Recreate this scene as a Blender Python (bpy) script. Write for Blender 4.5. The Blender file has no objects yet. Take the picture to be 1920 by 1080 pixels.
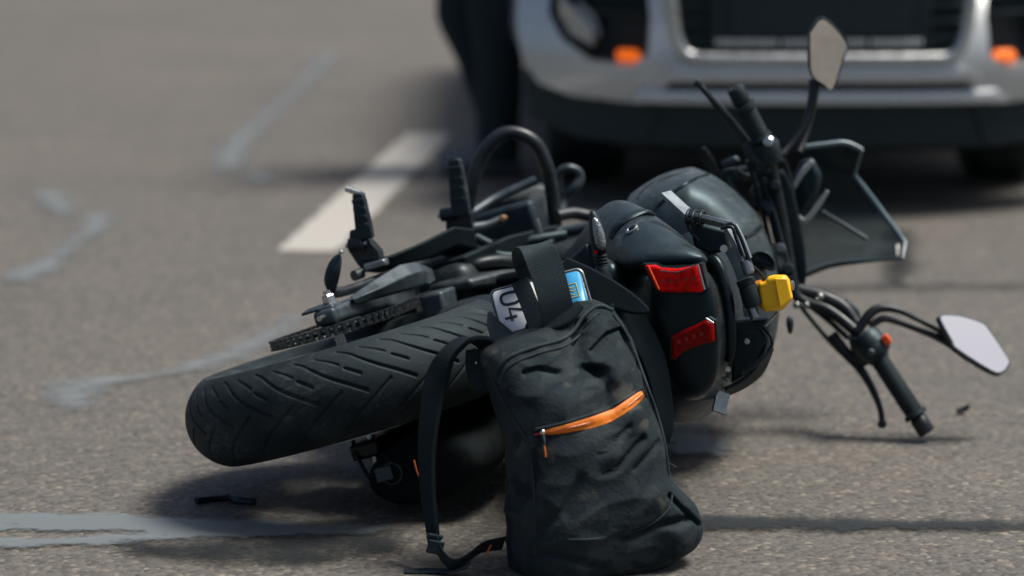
import bpy, bmesh, math, random
import numpy as np
from mathutils import Vector, Matrix, noise
from mathutils.bvhtree import BVHTree

sc = bpy.context.scene
COL = sc.collection
random.seed(7)
R = math.radians

# ------------------------------------------------------------ camera
CAM_H, FPX = 1.47, 6000.0                    # eye height (m), focal length for a 1920 px wide frame
PITCH = math.atan(1053 / FPX)
cam = bpy.data.objects.new('camera', bpy.data.cameras.new('camera'))
COL.objects.link(cam); sc.camera = cam
cam.location = (0, 0, CAM_H)
cam.rotation_euler = (R(90) - PITCH, 0, 0)
cam.data.sensor_width = 36
cam.data.lens = 36 * FPX / 1920
cam.data.clip_start, cam.data.clip_end = 0.1, 2000
cam.data.dof.use_dof = True
cam.data.dof.focus_distance = 5.85
cam.data.dof.aperture_fstop = 2.0

# ------------------------------------------------------------ sky, sun, exposure
SUN_EL, SUN_AZ = R(65), R(12)                # elevation; azimuth from +X towards +Y
w = bpy.data.worlds.new('World'); sc.world = w; w.use_nodes = True
wn = w.node_tree.nodes; bg = wn['Background']
sky = wn.new('ShaderNodeTexSky'); sky.sky_type = 'NISHITA'; sky.sun_disc = False
sky.sun_elevation = SUN_EL; sky.sun_rotation = R(90) - SUN_AZ
sky.air_density = 1.0; sky.dust_density = 4.0; sky.ozone_density = 1.0
w.node_tree.links.new(sky.outputs[0], bg.inputs[0]); bg.inputs[1].default_value = 0.075
sl = bpy.data.lights.new('sun', 'SUN'); sl.energy = 3.9; sl.angle = R(21.0); sl.color = (1.0, 0.95, 0.88)
so = bpy.data.objects.new('sun', sl); COL.objects.link(so)
SUN_DIR = Vector((math.cos(SUN_EL) * math.cos(SUN_AZ), math.cos(SUN_EL) * math.sin(SUN_AZ), math.sin(SUN_EL)))
so.rotation_euler = SUN_DIR.to_track_quat('Z', 'Y').to_euler()
so.location = SUN_DIR * 30
sc.view_settings.view_transform = 'Standard'; sc.view_settings.look = 'None'
sc.view_settings.exposure = 0.31; sc.view_settings.gamma = 1.0
sc.cycles.max_bounces = 8; sc.cycles.use_denoising = True

# ------------------------------------------------------------ survey helpers: sight lines met with known planes
C0 = Vector((0, 0, CAM_H))
V = Vector((0, math.cos(PITCH), -math.sin(PITCH))); XC = Vector((1, 0, 0)); YC = Vector((0, math.sin(PITCH), math.cos(PITCH)))
def ray(px, py): return V + XC * ((px - 960) / FPX) - YC * ((py - 540) / FPX)
def proj(P):
    d = P - C0; z = d.dot(V); return 960 + FPX * d.dot(XC) / z, 540 - FPX * d.dot(YC) / z
def D(px, py, dep): return C0 + ray(px, py) * dep
def G(px, py, z=0.0):
    r = ray(px, py); return C0 + r * ((z - CAM_H) / r.z)
# the lying motorcycle's own axes: forward, left, up, with the rear axle as origin
TL, PH, DT = R(16.3), R(16), R(2.2)
RP = XC * math.cos(TL) + YC * math.sin(TL)
L0 = -XC * math.sin(TL) + YC * math.cos(TL)
BL = L0 * math.cos(DT) - V * math.sin(DT)
V1 = V * math.cos(DT) + L0 * math.sin(DT)
BF = V1 * math.cos(PH) + RP * math.sin(PH)
BU = -V1 * math.sin(PH) + RP * math.cos(PH)
BO = D(662, 716, 6.15)
def B(px, py, f):
    r = ray(px, py); k = ((BO - C0).dot(BF) + f) / r.dot(BF)
    q = C0 + r * k - BO
    return Vector((f, q.dot(BL), q.dot(BU)))
def BW(v): return BO + BF * v[0] + BL * v[1] + BU * v[2]
def BP(l): return [B(*p) for p in l]

# ------------------------------------------------------------ materials
def mat(name, col, rough=0.5, metal=0.0, var=0.0, vscale=30.0, bump=0.0, bscale=200.0, spec=None, coat=0.0, emit=None, estr=0.0, rvar=0.1, alpha=None, trans=0.0, dust=0.0, scuff=0.0):
    m = bpy.data.materials.new(name); m.use_nodes = True
    nt = m.node_tree; b = nt.nodes['Principled BSDF']; L = nt.links.new
    b.inputs['Base Color'].default_value = (*col, 1); b.inputs['Roughness'].default_value = rough; b.inputs['Metallic'].default_value = metal
    if spec is not None: b.inputs['Specular IOR Level'].default_value = spec
    b.inputs['Coat Weight'].default_value = coat
    if not metal and max(col) < 0.06: b.inputs['Specular Tint'].default_value = (0.62, 0.90, 1.0, 1)
    if emit: b.inputs['Emission Color'].default_value = (*emit, 1); b.inputs['Emission Strength'].default_value = estr
    if trans: b.inputs['Transmission Weight'].default_value = trans
    if alpha is not None: b.inputs['Alpha'].default_value = alpha
    tc = nt.nodes.new('ShaderNodeTexCoord')
    n = nt.nodes.new('ShaderNodeTexNoise'); n.inputs['Scale'].default_value = vscale; n.inputs['Detail'].default_value = 6; n.inputs['Roughness'].default_value = 0.65
    L(tc.outputs['Object'], n.inputs['Vector'])
    if var or dust:
        mx = nt.nodes.new('ShaderNodeMix'); mx.data_type = 'RGBA'
        lo = tuple(c * (1 - var) for c in col); hi = tuple(min(1, c * (1 + var) + dust) for c in col)
        mx.inputs[6].default_value = (*lo, 1); mx.inputs[7].default_value = (*hi, 1)
        cr = nt.nodes.new('ShaderNodeMapRange'); cr.inputs[1].default_value = 0.35; cr.inputs[2].default_value = 0.7
        L(n.outputs['Fac'], cr.inputs[0]); L(cr.outputs[0], mx.inputs[0]); L(mx.outputs[2], b.inputs['Base Color'])
    if scuff:                                       # sparse scrape marks and road dust
        src = b.inputs['Base Color'].links[0].from_socket
        mp = nt.nodes.new('ShaderNodeMapping'); mp.inputs['Rotation'].default_value = (0.3, 0.5, 0.4); mp.inputs['Scale'].default_value = (9, 130, 55); L(tc.outputs['Object'], mp.inputs[0])
        sn = nt.nodes.new('ShaderNodeTexNoise'); sn.inputs['Scale'].default_value = 1.0; sn.inputs['Detail'].default_value = 5; sn.inputs['Roughness'].default_value = 0.7; L(mp.outputs[0], sn.inputs['Vector'])
        pn_ = nt.nodes.new('ShaderNodeTexNoise'); pn_.inputs['Scale'].default_value = 7; pn_.inputs['Detail'].default_value = 3; L(tc.outputs['Object'], pn_.inputs['Vector'])
        ml = nt.nodes.new('ShaderNodeMath'); ml.operation = 'MULTIPLY'; L(sn.outputs['Fac'], ml.inputs[0]); L(pn_.outputs['Fac'], ml.inputs[1])
        sr = nt.nodes.new('ShaderNodeMapRange'); sr.inputs[1].default_value = 0.30; sr.inputs[2].default_value = 0.40; sr.inputs[4].default_value = scuff; L(ml.outputs[0], sr.inputs[0])
        sm = nt.nodes.new('ShaderNodeMix'); sm.data_type = 'RGBA'; sm.inputs[7].default_value = (0.16, 0.165, 0.16, 1); L(src, sm.inputs[6]); L(sr.outputs[0], sm.inputs[0]); L(sm.outputs[2], b.inputs['Base Color'])
    if rvar:
        mr = nt.nodes.new('ShaderNodeMapRange'); mr.inputs[1].default_value = 0.3; mr.inputs[2].default_value = 0.7
        mr.inputs[3].default_value = max(0.02, rough - rvar); mr.inputs[4].default_value = min(1, rough + rvar)
        L(n.outputs['Fac'], mr.inputs[0]); L(mr.outputs[0], b.inputs['Roughness'])
    if bump:
        n2 = nt.nodes.new('ShaderNodeTexNoise'); n2.inputs['Scale'].default_value = bscale; n2.inputs['Detail'].default_value = 4
        L(tc.outputs['Object'], n2.inputs['Vector'])
        bp = nt.nodes.new('ShaderNodeBump'); bp.inputs['Strength'].default_value = bump; bp.inputs['Distance'].default_value = 0.002
        L(n2.outputs['Fac'], bp.inputs['Height']); L(bp.outputs[0], b.inputs['Normal'])
    return m

M = dict(
    plastic=mat('black_plastic', (0.007, 0.012, 0.0155), 0.5, var=0.3, bump=0.12, bscale=600, dust=0.003, scuff=0.25),
    satin=mat('satin_grey_plastic', (0.015, 0.024, 0.028), 0.42, var=0.15, bump=0.04, bscale=900, dust=0.006, scuff=0.45),
    tank=mat('tank_paint', (0.025, 0.036, 0.040), 0.48, var=0.12, dust=0.006, scuff=0.35),
    gloss=mat('gloss_black', (0.005, 0.008, 0.010), 0.32, rvar=0.08, spec=0.3),
    rubber=mat('tyre_rubber', (0.009, 0.0125, 0.0145), 0.7, var=0.4, vscale=14, bump=0.35, bscale=400, dust=0.012, spec=0.35, scuff=0.16),
    grip=mat('grip_rubber', (0.013, 0.016, 0.018), 0.7, bump=0.3, bscale=900),
    metal=mat('dark_coated_metal', (0.012, 0.018, 0.022), 0.42, metal=0.2, var=0.3, dust=0.006),
    alu=mat('brushed_aluminium', (0.30, 0.33, 0.34), 0.34, metal=0.9, var=0.2, dust=0.02),
    swing=mat('grey_cast_metal', (0.050, 0.070, 0.082), 0.45, metal=0.4, var=0.25, dust=0.015),
    steel=mat('bright_steel', (0.55, 0.56, 0.55), 0.28, metal=1.0, var=0.2),
    chain=mat('oily_chain_steel', (0.10, 0.11, 0.11), 0.32, metal=0.9, var=0.5, vscale=120),
    engine=mat('engine_casting', (0.020, 0.029, 0.034), 0.45, metal=0.3, var=0.4, bump=0.15, bscale=350, dust=0.012),
    red=mat('red_lens', (0.60, 0.003, 0.003), 0.25, coat=0.0, spec=0.12, var=0.45, vscale=70, rvar=0.05),
    reddark=mat('red_reflector', (0.20, 0.002, 0.002), 0.2, rvar=0.05),
    yellow=mat('yellow_plastic', (0.95, 0.52, 0.003), 0.4, var=0.06, vscale=25, bump=0.08, bscale=120),
    orangebtn=mat('orange_button', (0.85, 0.10, 0.01), 0.35),
    lens=mat('clear_indicator_lens', (0.30, 0.34, 0.35), 0.18, metal=0.6, bump=0.8, bscale=260, var=0.4, vscale=200),
    mirror=mat('mirror_glass', (0.95, 0.945, 0.92), 0.02, metal=1.0, rvar=0.0),
    screen=mat('instrument_glass', (0.012, 0.018, 0.022), 0.1, rvar=0.03),
    cable=mat('black_cable', (0.010, 0.012, 0.014), 0.5),
)
def glassmat():
    m = bpy.data.materials.new('tinted_screen'); m.use_nodes = True; nt = m.node_tree
    b = nt.nodes['Principled BSDF']; out = nt.nodes['Material Output']
    b.inputs['Base Color'].default_value = (0.05, 0.075, 0.085, 1); b.inputs['Roughness'].default_value = 0.08
    tr = nt.nodes.new('ShaderNodeBsdfTransparent'); tr.inputs[0].default_value = (0.50, 0.55, 0.57, 1)
    mx = nt.nodes.new('ShaderNodeMixShader'); mx.inputs[0].default_value = 0.22
    nt.links.new(tr.outputs[0], mx.inputs[1]); nt.links.new(b.outputs[0], mx.inputs[2]); nt.links.new(mx.outputs[0], out.inputs['Surface'])
    return m
M['screenglass'] = glassmat()

# ------------------------------------------------------------ mesh helpers
def tag(o, label=None, cat=None, group=None, kind=None):
    for k, v in (('label', label), ('category', cat), ('group', group), ('kind', kind)):
        if v: o[k] = v
    return o
def empty(name, label=None, cat=None, mw=None):
    o = bpy.data.objects.new(name, None); COL.objects.link(o); o.empty_display_size = 0.1
    if mw is not None: o.matrix_world = mw
    return tag(o, label, cat)
def mesh(name, vs, fs, m=None, parent=None, smooth=True, bevel=0, seg=2, sub=0, solid=0, angle=None):
    me = bpy.data.meshes.new(name); me.from_pydata([tuple(v) for v in vs], [], fs); me.update()
    bm = bmesh.new(); bm.from_mesh(me); bmesh.ops.recalc_face_normals(bm, faces=bm.faces); bm.to_mesh(me); bm.free()
    return fin(name, me, m, parent, smooth, bevel, seg, sub, solid, angle)
def fin(name, me, m, parent, smooth=True, bevel=0, seg=2, sub=0, solid=0, angle=None):
    o = bpy.data.objects.new(name, me); COL.objects.link(o)
    if m: me.materials.append(M[m] if isinstance(m, str) else m)
    if parent: o.parent = parent
    if smooth: me.shade_smooth()
    if angle or (bevel and smooth): me.set_sharp_from_angle(angle=R(angle or 40))
    if solid:
        s = o.modifiers.new('solid', 'SOLIDIFY'); s.thickness = solid; s.offset = 0
    if bevel:
        b = o.modifiers.new('bevel', 'BEVEL'); b.width = bevel; b.segments = seg; b.limit_method = 'ANGLE'; b.angle_limit = R(35); b.harden_normals = False
    if sub:
        s = o.modifiers.new('sub', 'SUBSURF'); s.levels = sub; s.render_levels = sub
    return o
def catmull(pts, n=6):
    pts = [Vector(p) for p in pts]; out = []
    P = [pts[0] * 2 - pts[1]] + pts + [pts[-1] * 2 - pts[-2]]
    for i in range(1, len(P) - 2):
        a, b, c, d = P[i - 1:i + 3]
        for k in range(n):
            t = k / n
            out.append(0.5 * ((2 * b) + (c - a) * t + (2 * a - 5 * b + 4 * c - d) * t * t + (3 * b - a - 3 * c + d) * t ** 3))
    out.append(pts[-1]); return out
def tubegeo(pts, r, n=12, flat=None, cap=True):
    """swept tube; r scalar or list; flat = (vector, factor) squashes the section along vector"""
    pts = [Vector(p) for p in pts]; N = len(pts)
    rs = r if isinstance(r, (list, tuple)) else [r] * N
    if len(rs) != N: rs = list(np.interp(np.linspace(0, 1, N), np.linspace(0, 1, len(rs)), rs))
    vs, fs = [], []; up = None
    for i, p in enumerate(pts):
        t = (pts[min(i + 1, N - 1)] - pts[max(i - 1, 0)]).normalized()
        if up is None:
            up = t.orthogonal().normalized()
        up = (up - t * up.dot(t)).normalized(); sd = t.cross(up)
        for k in range(n):
            a = 2 * math.pi * k / n; o = (up * math.cos(a) + sd * math.sin(a)) * rs[i]
            if flat: fv = Vector(flat[0]).normalized(); o = o - fv * o.dot(fv) * (1 - flat[1])
            vs.append(p + o)
    for i in range(N - 1):
        for k in range(n):
            fs.append((i * n + k, i * n + (k + 1) % n, (i + 1) * n + (k + 1) % n, (i + 1) * n + k))
    if cap: fs.append(tuple(range(n))[::-1]); fs.append(tuple((N - 1) * n + k for k in range(n)))
    return vs, fs
def tube(name, pts, r, m, parent, n=12, curve=0, flat=None, **kw):
    if curve: pts = catmull(pts, curve)
    vs, fs = tubegeo(pts, r, n, flat); kw.setdefault('angle', 50)
    return mesh(name, vs, fs, m, parent, **kw)
def join(*geos):
    V_, F_ = [], []
    for vs, fs in geos:
        o = len(V_); V_ += list(vs); F_ += [tuple(i + o for i in f) for f in fs]
    return V_, F_
def prismgeo(poly, d):
    n = len(poly); vs = [Vector(p) for p in poly] + [Vector(p) + Vector(d) for p in poly]
    return vs, [tuple(range(n)), tuple(range(2 * n - 1, n - 1, -1))] + [(i, (i + 1) % n, n + (i + 1) % n, n + i) for i in range(n)]
def prism(name, poly, d, m, parent, bevel=0.002, **kw):
    vs, fs = prismgeo(poly, d); return mesh(name, vs, fs, m, parent, bevel=bevel, **kw)
def loft(name, secs, m, parent, sub=2, **kw):
    n = len(secs[0]); vs = [p for s in secs for p in s]; fs = []
    for i in range(len(secs) - 1):
        for k in range(n): fs.append((i * n + k, i * n + (k + 1) % n, (i + 1) * n + (k + 1) % n, (i + 1) * n + k))
    fs.append(tuple(range(n))[::-1]); fs.append(tuple((len(secs) - 1) * n + k for k in range(n)))
    return mesh(name, vs, fs, m, parent, sub=sub, **kw)
def boxgeo(c, a, b, d):
    c, a, b, d = Vector(c), Vector(a), Vector(b), Vector(d)
    vs = [c + a * i + b * j + d * k for i in (-1, 1) for j in (-1, 1) for k in (-1, 1)]
    return vs, [(0, 1, 3, 2), (4, 6, 7, 5), (0, 4, 5, 1), (2, 3, 7, 6), (0, 2, 6, 4), (1, 5, 7, 3)]
def box(name, c, size, m, parent, bevel=0.004, ax=None, **kw):
    ax = ax or (Vector((1, 0, 0)), Vector((0, 1, 0)), Vector((0, 0, 1)))
    vs, fs = boxgeo(c, *[Vector(a) * s / 2 for a, s in zip(ax, size)])
    return mesh(name, vs, fs, m, parent, bevel=bevel, **kw)
def lathegeo(c, axis, prof, n=32, ref=None):
    """prof: (radius, distance along axis) pairs"""
    axis = Vector(axis).normalized(); u = axis.orthogonal().normalized(); v = axis.cross(u); c = Vector(c)
    vs = [c + axis * h + (u * math.cos(2 * math.pi * k / n) + v * math.sin(2 * math.pi * k / n)) * r for r, h in prof for k in range(n)]
    fs = [(i * n + k, i * n + (k + 1) % n, (i + 1) * n + (k + 1) % n, (i + 1) * n + k) for i in range(len(prof) - 1) for k in range(n)]
    fs += [tuple(range(n))[::-1], tuple((len(prof) - 1) * n + k for k in range(n))]
    return vs, fs
def lathe(name, c, axis, prof, m, parent, n=32, **kw):
    vs, fs = lathegeo(c, axis, prof, n); kw.setdefault('angle', 35); return mesh(name, vs, fs, m, parent, **kw)
def ribbon(name, pts, wv, width, th, m, parent, curve=6, bevel=0.0008, **kw):
    """flat band through pts; wv = across-direction (one vector or one per point)"""
    N0 = len(pts); wvs = wv if isinstance(wv, list) else [wv] * N0
    wd = width if isinstance(width, list) else [width] * N0
    P = catmull(pts, curve); W_ = catmull(wvs, curve); S = catmull([Vector((x, 0, 0)) for x in wd], curve)
    vs, fs = [], []; N = len(P)
    for i in range(N):
        t = (P[min(i + 1, N - 1)] - P[max(i - 1, 0)]).normalized(); a = W_[i]; a = (a - t * a.dot(t)).normalized(); nn = t.cross(a)
        h = S[i].x / 2
        vs += [P[i] - a * h - nn * th / 2, P[i] + a * h - nn * th / 2, P[i] + a * h + nn * th / 2, P[i] - a * h + nn * th / 2]
    for i in range(N - 1):
        for k in range(4): fs.append((i * 4 + k, i * 4 + (k + 1) % 4, (i + 1) * 4 + (k + 1) % 4, (i + 1) * 4 + k))
    fs += [(3, 2, 1, 0), tuple(4 * (N - 1) + k for k in range(4))]
    return mesh(name, vs, fs, m, parent, bevel=bevel, angle=45, **kw)
def bvh_of(o):
    dg = bpy.context.evaluated_depsgraph_get(); e = o.evaluated_get(dg); me = e.to_mesh()
    mw = o.matrix_world
    t = BVHTree.FromPolygons([mw @ v.co for v in me.vertices], [tuple(p.vertices) for p in me.polygons]); e.to_mesh_clear(); return t

# ============================================================ SETTING: road
def asphalt():
    m = bpy.data.materials.new('asphalt'); m.use_nodes = True; nt = m.node_tree; b = nt.nodes['Principled BSDF']; L = nt.links.new
    tc = nt.nodes.new('ShaderNodeTexCoord')
    def nz(s, d=4, r=0.6):
        n = nt.nodes.new('ShaderNodeTexNoise'); n.inputs['Scale'].default_value = s; n.inputs['Detail'].default_value = d; n.inputs['Roughness'].default_value = r
        L(tc.outputs['Object'], n.inputs['Vector']); return n
    def ramp(src, stops):
        r = nt.nodes.new('ShaderNodeValToRGB'); e = r.color_ramp.elements
        while len(e) < len(stops): e.new(0.5)
        for k, (p, c) in enumerate(stops): e[k].position = p; e[k].color = (*c, 1)
        L(src, r.inputs[0]); return r
    def mix(a, b_, fac, t='MIX'):
        x = nt.nodes.new('ShaderNodeMix'); x.data_type = 'RGBA'; x.blend_type = t
        L(a, x.inputs[6]); L(b_, x.inputs[7])
        if isinstance(fac, float): x.inputs[0].default_value = fac
        else: L(fac, x.inputs[0])
        return x.outputs[2]
    big = nz(0.9, 3); base = ramp(big.outputs['Fac'], [(0.3, (0.098, 0.093, 0.084)), (0.7, (0.124, 0.114, 0.099))])
    vo = nt.nodes.new('ShaderNodeTexVoronoi'); vo.inputs['Scale'].default_value = 88; L(tc.outputs['Object'], vo.inputs['Vector'])
    stone = ramp(vo.outputs['Color'], [(0.0, (0.40, 0.41, 0.42)), (0.45, (0.88, 0.88, 0.88)), (0.78, (1.15, 1.13, 1.09)), (1.0, (2.3, 2.15, 1.9))])
    c1 = mix(base.outputs[0], stone.outputs[0], 1.0, 'MULTIPLY')
    fine = nz(420, 3); fr = ramp(fine.outputs['Fac'], [(0.3, (0.55, 0.55, 0.55)), (0.7, (1.3, 1.3, 1.3))])
    c2 = mix(c1, fr.outputs[0], 0.8, 'MULTIPLY')
    pits = nz(60, 5, 0.7); pr = ramp(pits.outputs['Fac'], [(0.30, (0.35, 0.35, 0.36)), (0.42, (1, 1, 1))])
    c3 = mix(c2, pr.outputs[0], 0.8, 'MULTIPLY')
    L(c3, b.inputs['Base Color']); b.inputs['Roughness'].default_value = 0.75; b.inputs['Specular IOR Level'].default_value = 0.5
    bp = nt.nodes.new('ShaderNodeBump'); bp.inputs['Strength'].default_value = 0.55; bp.inputs['Distance'].default_value = 0.003
    h = nt.nodes.new('ShaderNodeMath'); h.operation = 'MULTIPLY_ADD'; L(vo.outputs['Distance'], h.inputs[0]); h.inputs[1].default_value = -1.2
    L(pits.outputs['Fac'], h.inputs[2]); L(h.outputs[0], bp.inputs['Height']); L(bp.outputs[0], b.inputs['Normal'])
    return m
M['asphalt'] = asphalt()
road = mesh('road', [(-300, -60, 0), (300, -60, 0), (300, 700, 0), (-300, 700, 0)], [(0, 1, 2, 3)], 'asphalt', smooth=False)
tag(road, 'worn grey asphalt road surface', kind='structure')

def wornmat(name, col, rough, dens, scale=40, spec=0.5, bump=0.3, top=0.92, soft=0.5):
    """thin coat on the road: covers where the sheet's 'cover' value beats a noise, so its edge frays"""
    m = bpy.data.materials.new(name); m.use_nodes = True; nt = m.node_tree; b = nt.nodes['Principled BSDF']; L = nt.links.new
    out = nt.nodes['Material Output']; tc = nt.nodes.new('ShaderNodeTexCoord')
    n = nt.nodes.new('ShaderNodeTexNoise'); n.inputs['Scale'].default_value = scale; n.inputs['Detail'].default_value = 7; n.inputs['Roughness'].default_value = 0.7
    L(tc.outputs['Object'], n.inputs['Vector'])
    n3 = nt.nodes.new('ShaderNodeTexNoise'); n3.inputs['Scale'].default_value = 9; n3.inputs['Detail'].default_value = 3; L(tc.outputs['Object'], n3.inputs['Vector'])
    at_ = nt.nodes.new('ShaderNodeAttribute'); at_.attribute_name = 'cover'
    ad = nt.nodes.new('ShaderNodeMath'); ad.operation = 'ADD'; L(n.outputs['Fac'], ad.inputs[0]); L(n3.outputs['Fac'], ad.inputs[1])
    a2 = nt.nodes.new('ShaderNodeMath'); a2.operation = 'MULTIPLY_ADD'; L(at_.outputs['Fac'], a2.inputs[0]); a2.inputs[1].default_value = 0.9; L(ad.outputs[0], a2.inputs[2])
    r = nt.nodes.new('ShaderNodeMapRange'); r.inputs[1].default_value = 1.62 - dens; r.inputs[2].default_value = 1.62 - dens + soft; r.inputs[4].default_value = top; L(a2.outputs[0], r.inputs[0])
    b.inputs['Base Color'].default_value = (*col, 1); b.inputs['Roughness'].default_value = rough; b.inputs['Specular IOR Level'].default_value = spec
    bp = nt.nodes.new('ShaderNodeBump'); bp.inputs['Strength'].default_value = bump; bp.inputs['Distance'].default_value = 0.002
    n2 = nt.nodes.new('ShaderNodeTexNoise'); n2.inputs['Scale'].default_value = 120; L(tc.outputs['Object'], n2.inputs['Vector'])
    L(n2.outputs['Fac'], bp.inputs['Height']); L(bp.outputs[0], b.inputs['Normal'])
    tr = nt.nodes.new('ShaderNodeBsdfTransparent'); mx = nt.nodes.new('ShaderNodeMixShader')
    L(r.outputs[0], mx.inputs[0]); L(tr.outputs[0], mx.inputs[1]); L(b.outputs[0], mx.inputs[2]); L(mx.outputs[0], out.inputs['Surface'])
    return m
M['paint'] = wornmat('worn_road_paint', (0.40, 0.385, 0.35), 0.7, 0.35, soft=0.3)
M['seal'] = wornmat('crack_sealant', (0.15, 0.172, 0.178), 0.5, 0.36, scale=30, top=0.88, soft=0.45)
M['sealsoft'] = wornmat('worn_sealant', (0.175, 0.195, 0.20), 0.55, 0.46, scale=22, top=0.78, soft=0.7)
M['sealfaint'] = wornmat('thin_sealant', (0.10, 0.115, 0.12), 0.6, 0.25, scale=30, top=0.4, soft=0.6)
M['sealdark'] = wornmat('dark_crack_sealant', (0.022, 0.028, 0.032), 0.75, 0.26, scale=55, spec=0.2, top=0.85, soft=0.5)
M['sealpale'] = wornmat('pale_dried_sealant', (0.20, 0.235, 0.245), 0.5, 0.45, scale=30, top=0.9, soft=0.4)
M['sealdim'] = wornmat('old_joint_sealant', (0.03, 0.036, 0.040), 0.75, 0.2, scale=40, spec=0.2, top=0.5, soft=0.7)
M['darkening'] = wornmat('road_darkening', (0.012, 0.016, 0.019), 0.8, 0.30, scale=70, spec=0.15, top=0.75, soft=0.6)  # see-through dark layer over the asphalt
def sheet(name, poly, m, z, label, cat='road marking', feather=0.04, group=None):
    P = np.array([[v.x, v.y] for v in (G(x, y, z) for x, y in poly)]); Q = np.roll(P, -1, 0)
    lo, hi = P.min(0) - feather, P.max(0) + feather; st = max(0.012, float((hi - lo).max()) / 110)
    gx = np.arange(lo[0], hi[0] + st, st); gy = np.arange(lo[1], hi[1] + st, st); X, Y = np.meshgrid(gx, gy, indexing='ij')
    dm = np.full(X.shape, 9.0); ins = np.zeros(X.shape, bool)
    for (x0, y0), (x1, y1) in zip(P, Q):
        dx, dy = x1 - x0, y1 - y0; t = np.clip(((X - x0) * dx + (Y - y0) * dy) / (dx * dx + dy * dy + 1e-12), 0, 1)
        dm = np.minimum(dm, np.hypot(X - x0 - t * dx, Y - y0 - t * dy))
        if abs(dy) > 1e-9: ins ^= ((y0 > Y) != (y1 > Y)) & (X < (x1 - x0) * (Y - y0) / dy + x0)
    cov = np.clip(0.5 + np.where(ins, dm, -dm) / (2 * feather), 0, 1)
    keep = cov > 0; idx = -np.ones(X.shape, int); vs, cv, fs = [], [], []
    cell = keep[:-1, :-1] | keep[1:, :-1] | keep[:-1, 1:] | keep[1:, 1:]
    def vid(i, j):
        if idx[i, j] < 0: idx[i, j] = len(vs); vs.append((X[i, j], Y[i, j], z)); cv.append(float(cov[i, j]))
        return int(idx[i, j])
    for i, j in zip(*np.nonzero(cell)): fs.append((vid(i, j), vid(i + 1, j), vid(i + 1, j + 1), vid(i, j + 1)))
    me = bpy.data.meshes.new(name); me.from_pydata(vs, [], fs); me.update()
    me.attributes.new('cover', 'FLOAT', 'POINT').data.foreach_set('value', cv)
    return tag(fin(name, me, m, None, smooth=False), label, cat, group)
sheet('lane_line', [(520, 470), (630, 471), (850, 250), (762, 250)], 'paint', 0.004, 'worn white lane line painted on the road behind the motorcycle', feather=0.015)
PATCHES = [
    ([(-700, 978), (-300, 968), (40, 963), (180, 962), (330, 972), (470, 975), (600, 980), (730, 985), (705, 998), (560, 1003), (400, 1008), (250, 1017), (100, 1024), (-300, 1030), (-700, 1024), (-650, 1010), (-60, 1010), (150, 1006), (260, 996), (60, 994), (-60, 998), (-650, 996)], 'seal', 'pale grey forked sealant smear on the road beside the backpack'),
    ([(1290, 962), (1500, 968), (2900, 984), (2900, 1004), (1600, 996), (1300, 998)], 'sealdark', 'dark sealant strip on the road running away from the backpack'),
    ([(95, 745), (110, 715), (180, 705), (300, 700), (420, 655), (540, 596), (575, 590), (545, 620), (440, 675), (350, 697), (190, 725), (165, 765), (120, 770)], 'sealsoft', 'curved pale sealant arc on the road leading to the rear tyre'),
    ([(15, 508), (90, 480), (150, 432), (165, 405), (205, 395), (215, 430), (160, 450), (110, 500), (60, 530), (20, 528)], 'sealsoft', 'pale zigzag sealant patch on the open road'),
    ([(60, 362), (110, 355), (140, 390), (110, 412), (85, 385)], 'sealsoft', 'small pale sealant blot on the open road'),
    ([(400, 300), (420, 262), (480, 225), (540, 170), (600, 100), (640, 100), (590, 150), (520, 215), (480, 258), (455, 310), (420, 328)], 'sealsoft', 'long pale sealant streak on the road beyond the lane line'),
    ([(455, 325), (510, 320), (515, 340), (470, 345)], 'sealsoft', 'tiny pale sealant spot below the long streak'),
    ([(215, 1040), (240, 1012), (420, 1010), (620, 1002), (760, 1000), (780, 1035), (600, 1056), (380, 1054)], 'darkening', 'broad stain on the road in front of the pale smear'),  # see-through dark sheet, darkens the asphalt beside the bag
    ([(1500, 531), (2800, 514), (2800, 531), (1500, 549)], 'sealdim', 'dark sealed road joint in front of the grey car'),
    ([(1252, 830), (1262, 806), (1300, 803), (1322, 822), (1355, 832), (1345, 848), (1270, 850)], 'sealpale', 'pale sealant patch on the road under the motorcycle tail'),
    ([(1650, 470), (1660, 430), (1712, 430), (1722, 500), (1700, 540), (1655, 530)], 'darkening', 'dark blotch on the road under the windscreen edge'),  # small dark sheet of the same layer
]
for i, (poly, m, lab) in enumerate(PATCHES): sheet('road_patch', poly, m, 0.004 + 0.0006 * (i % 5), lab, 'sealant patch', feather=.028 if m == 'seal' else .05)

# ============================================================ MOTORCYCLE
bike = empty('motorcycle', 'black motorcycle lying on its right side on the road', 'motorcycle',
             Matrix(((BF.x, BL.x, BU.x, BO.x), (BF.y, BL.y, BU.y, BO.y), (BF.z, BL.z, BU.z, BO.z), (0, 0, 0, 1))))
bpy.context.view_layer.update()

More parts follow.
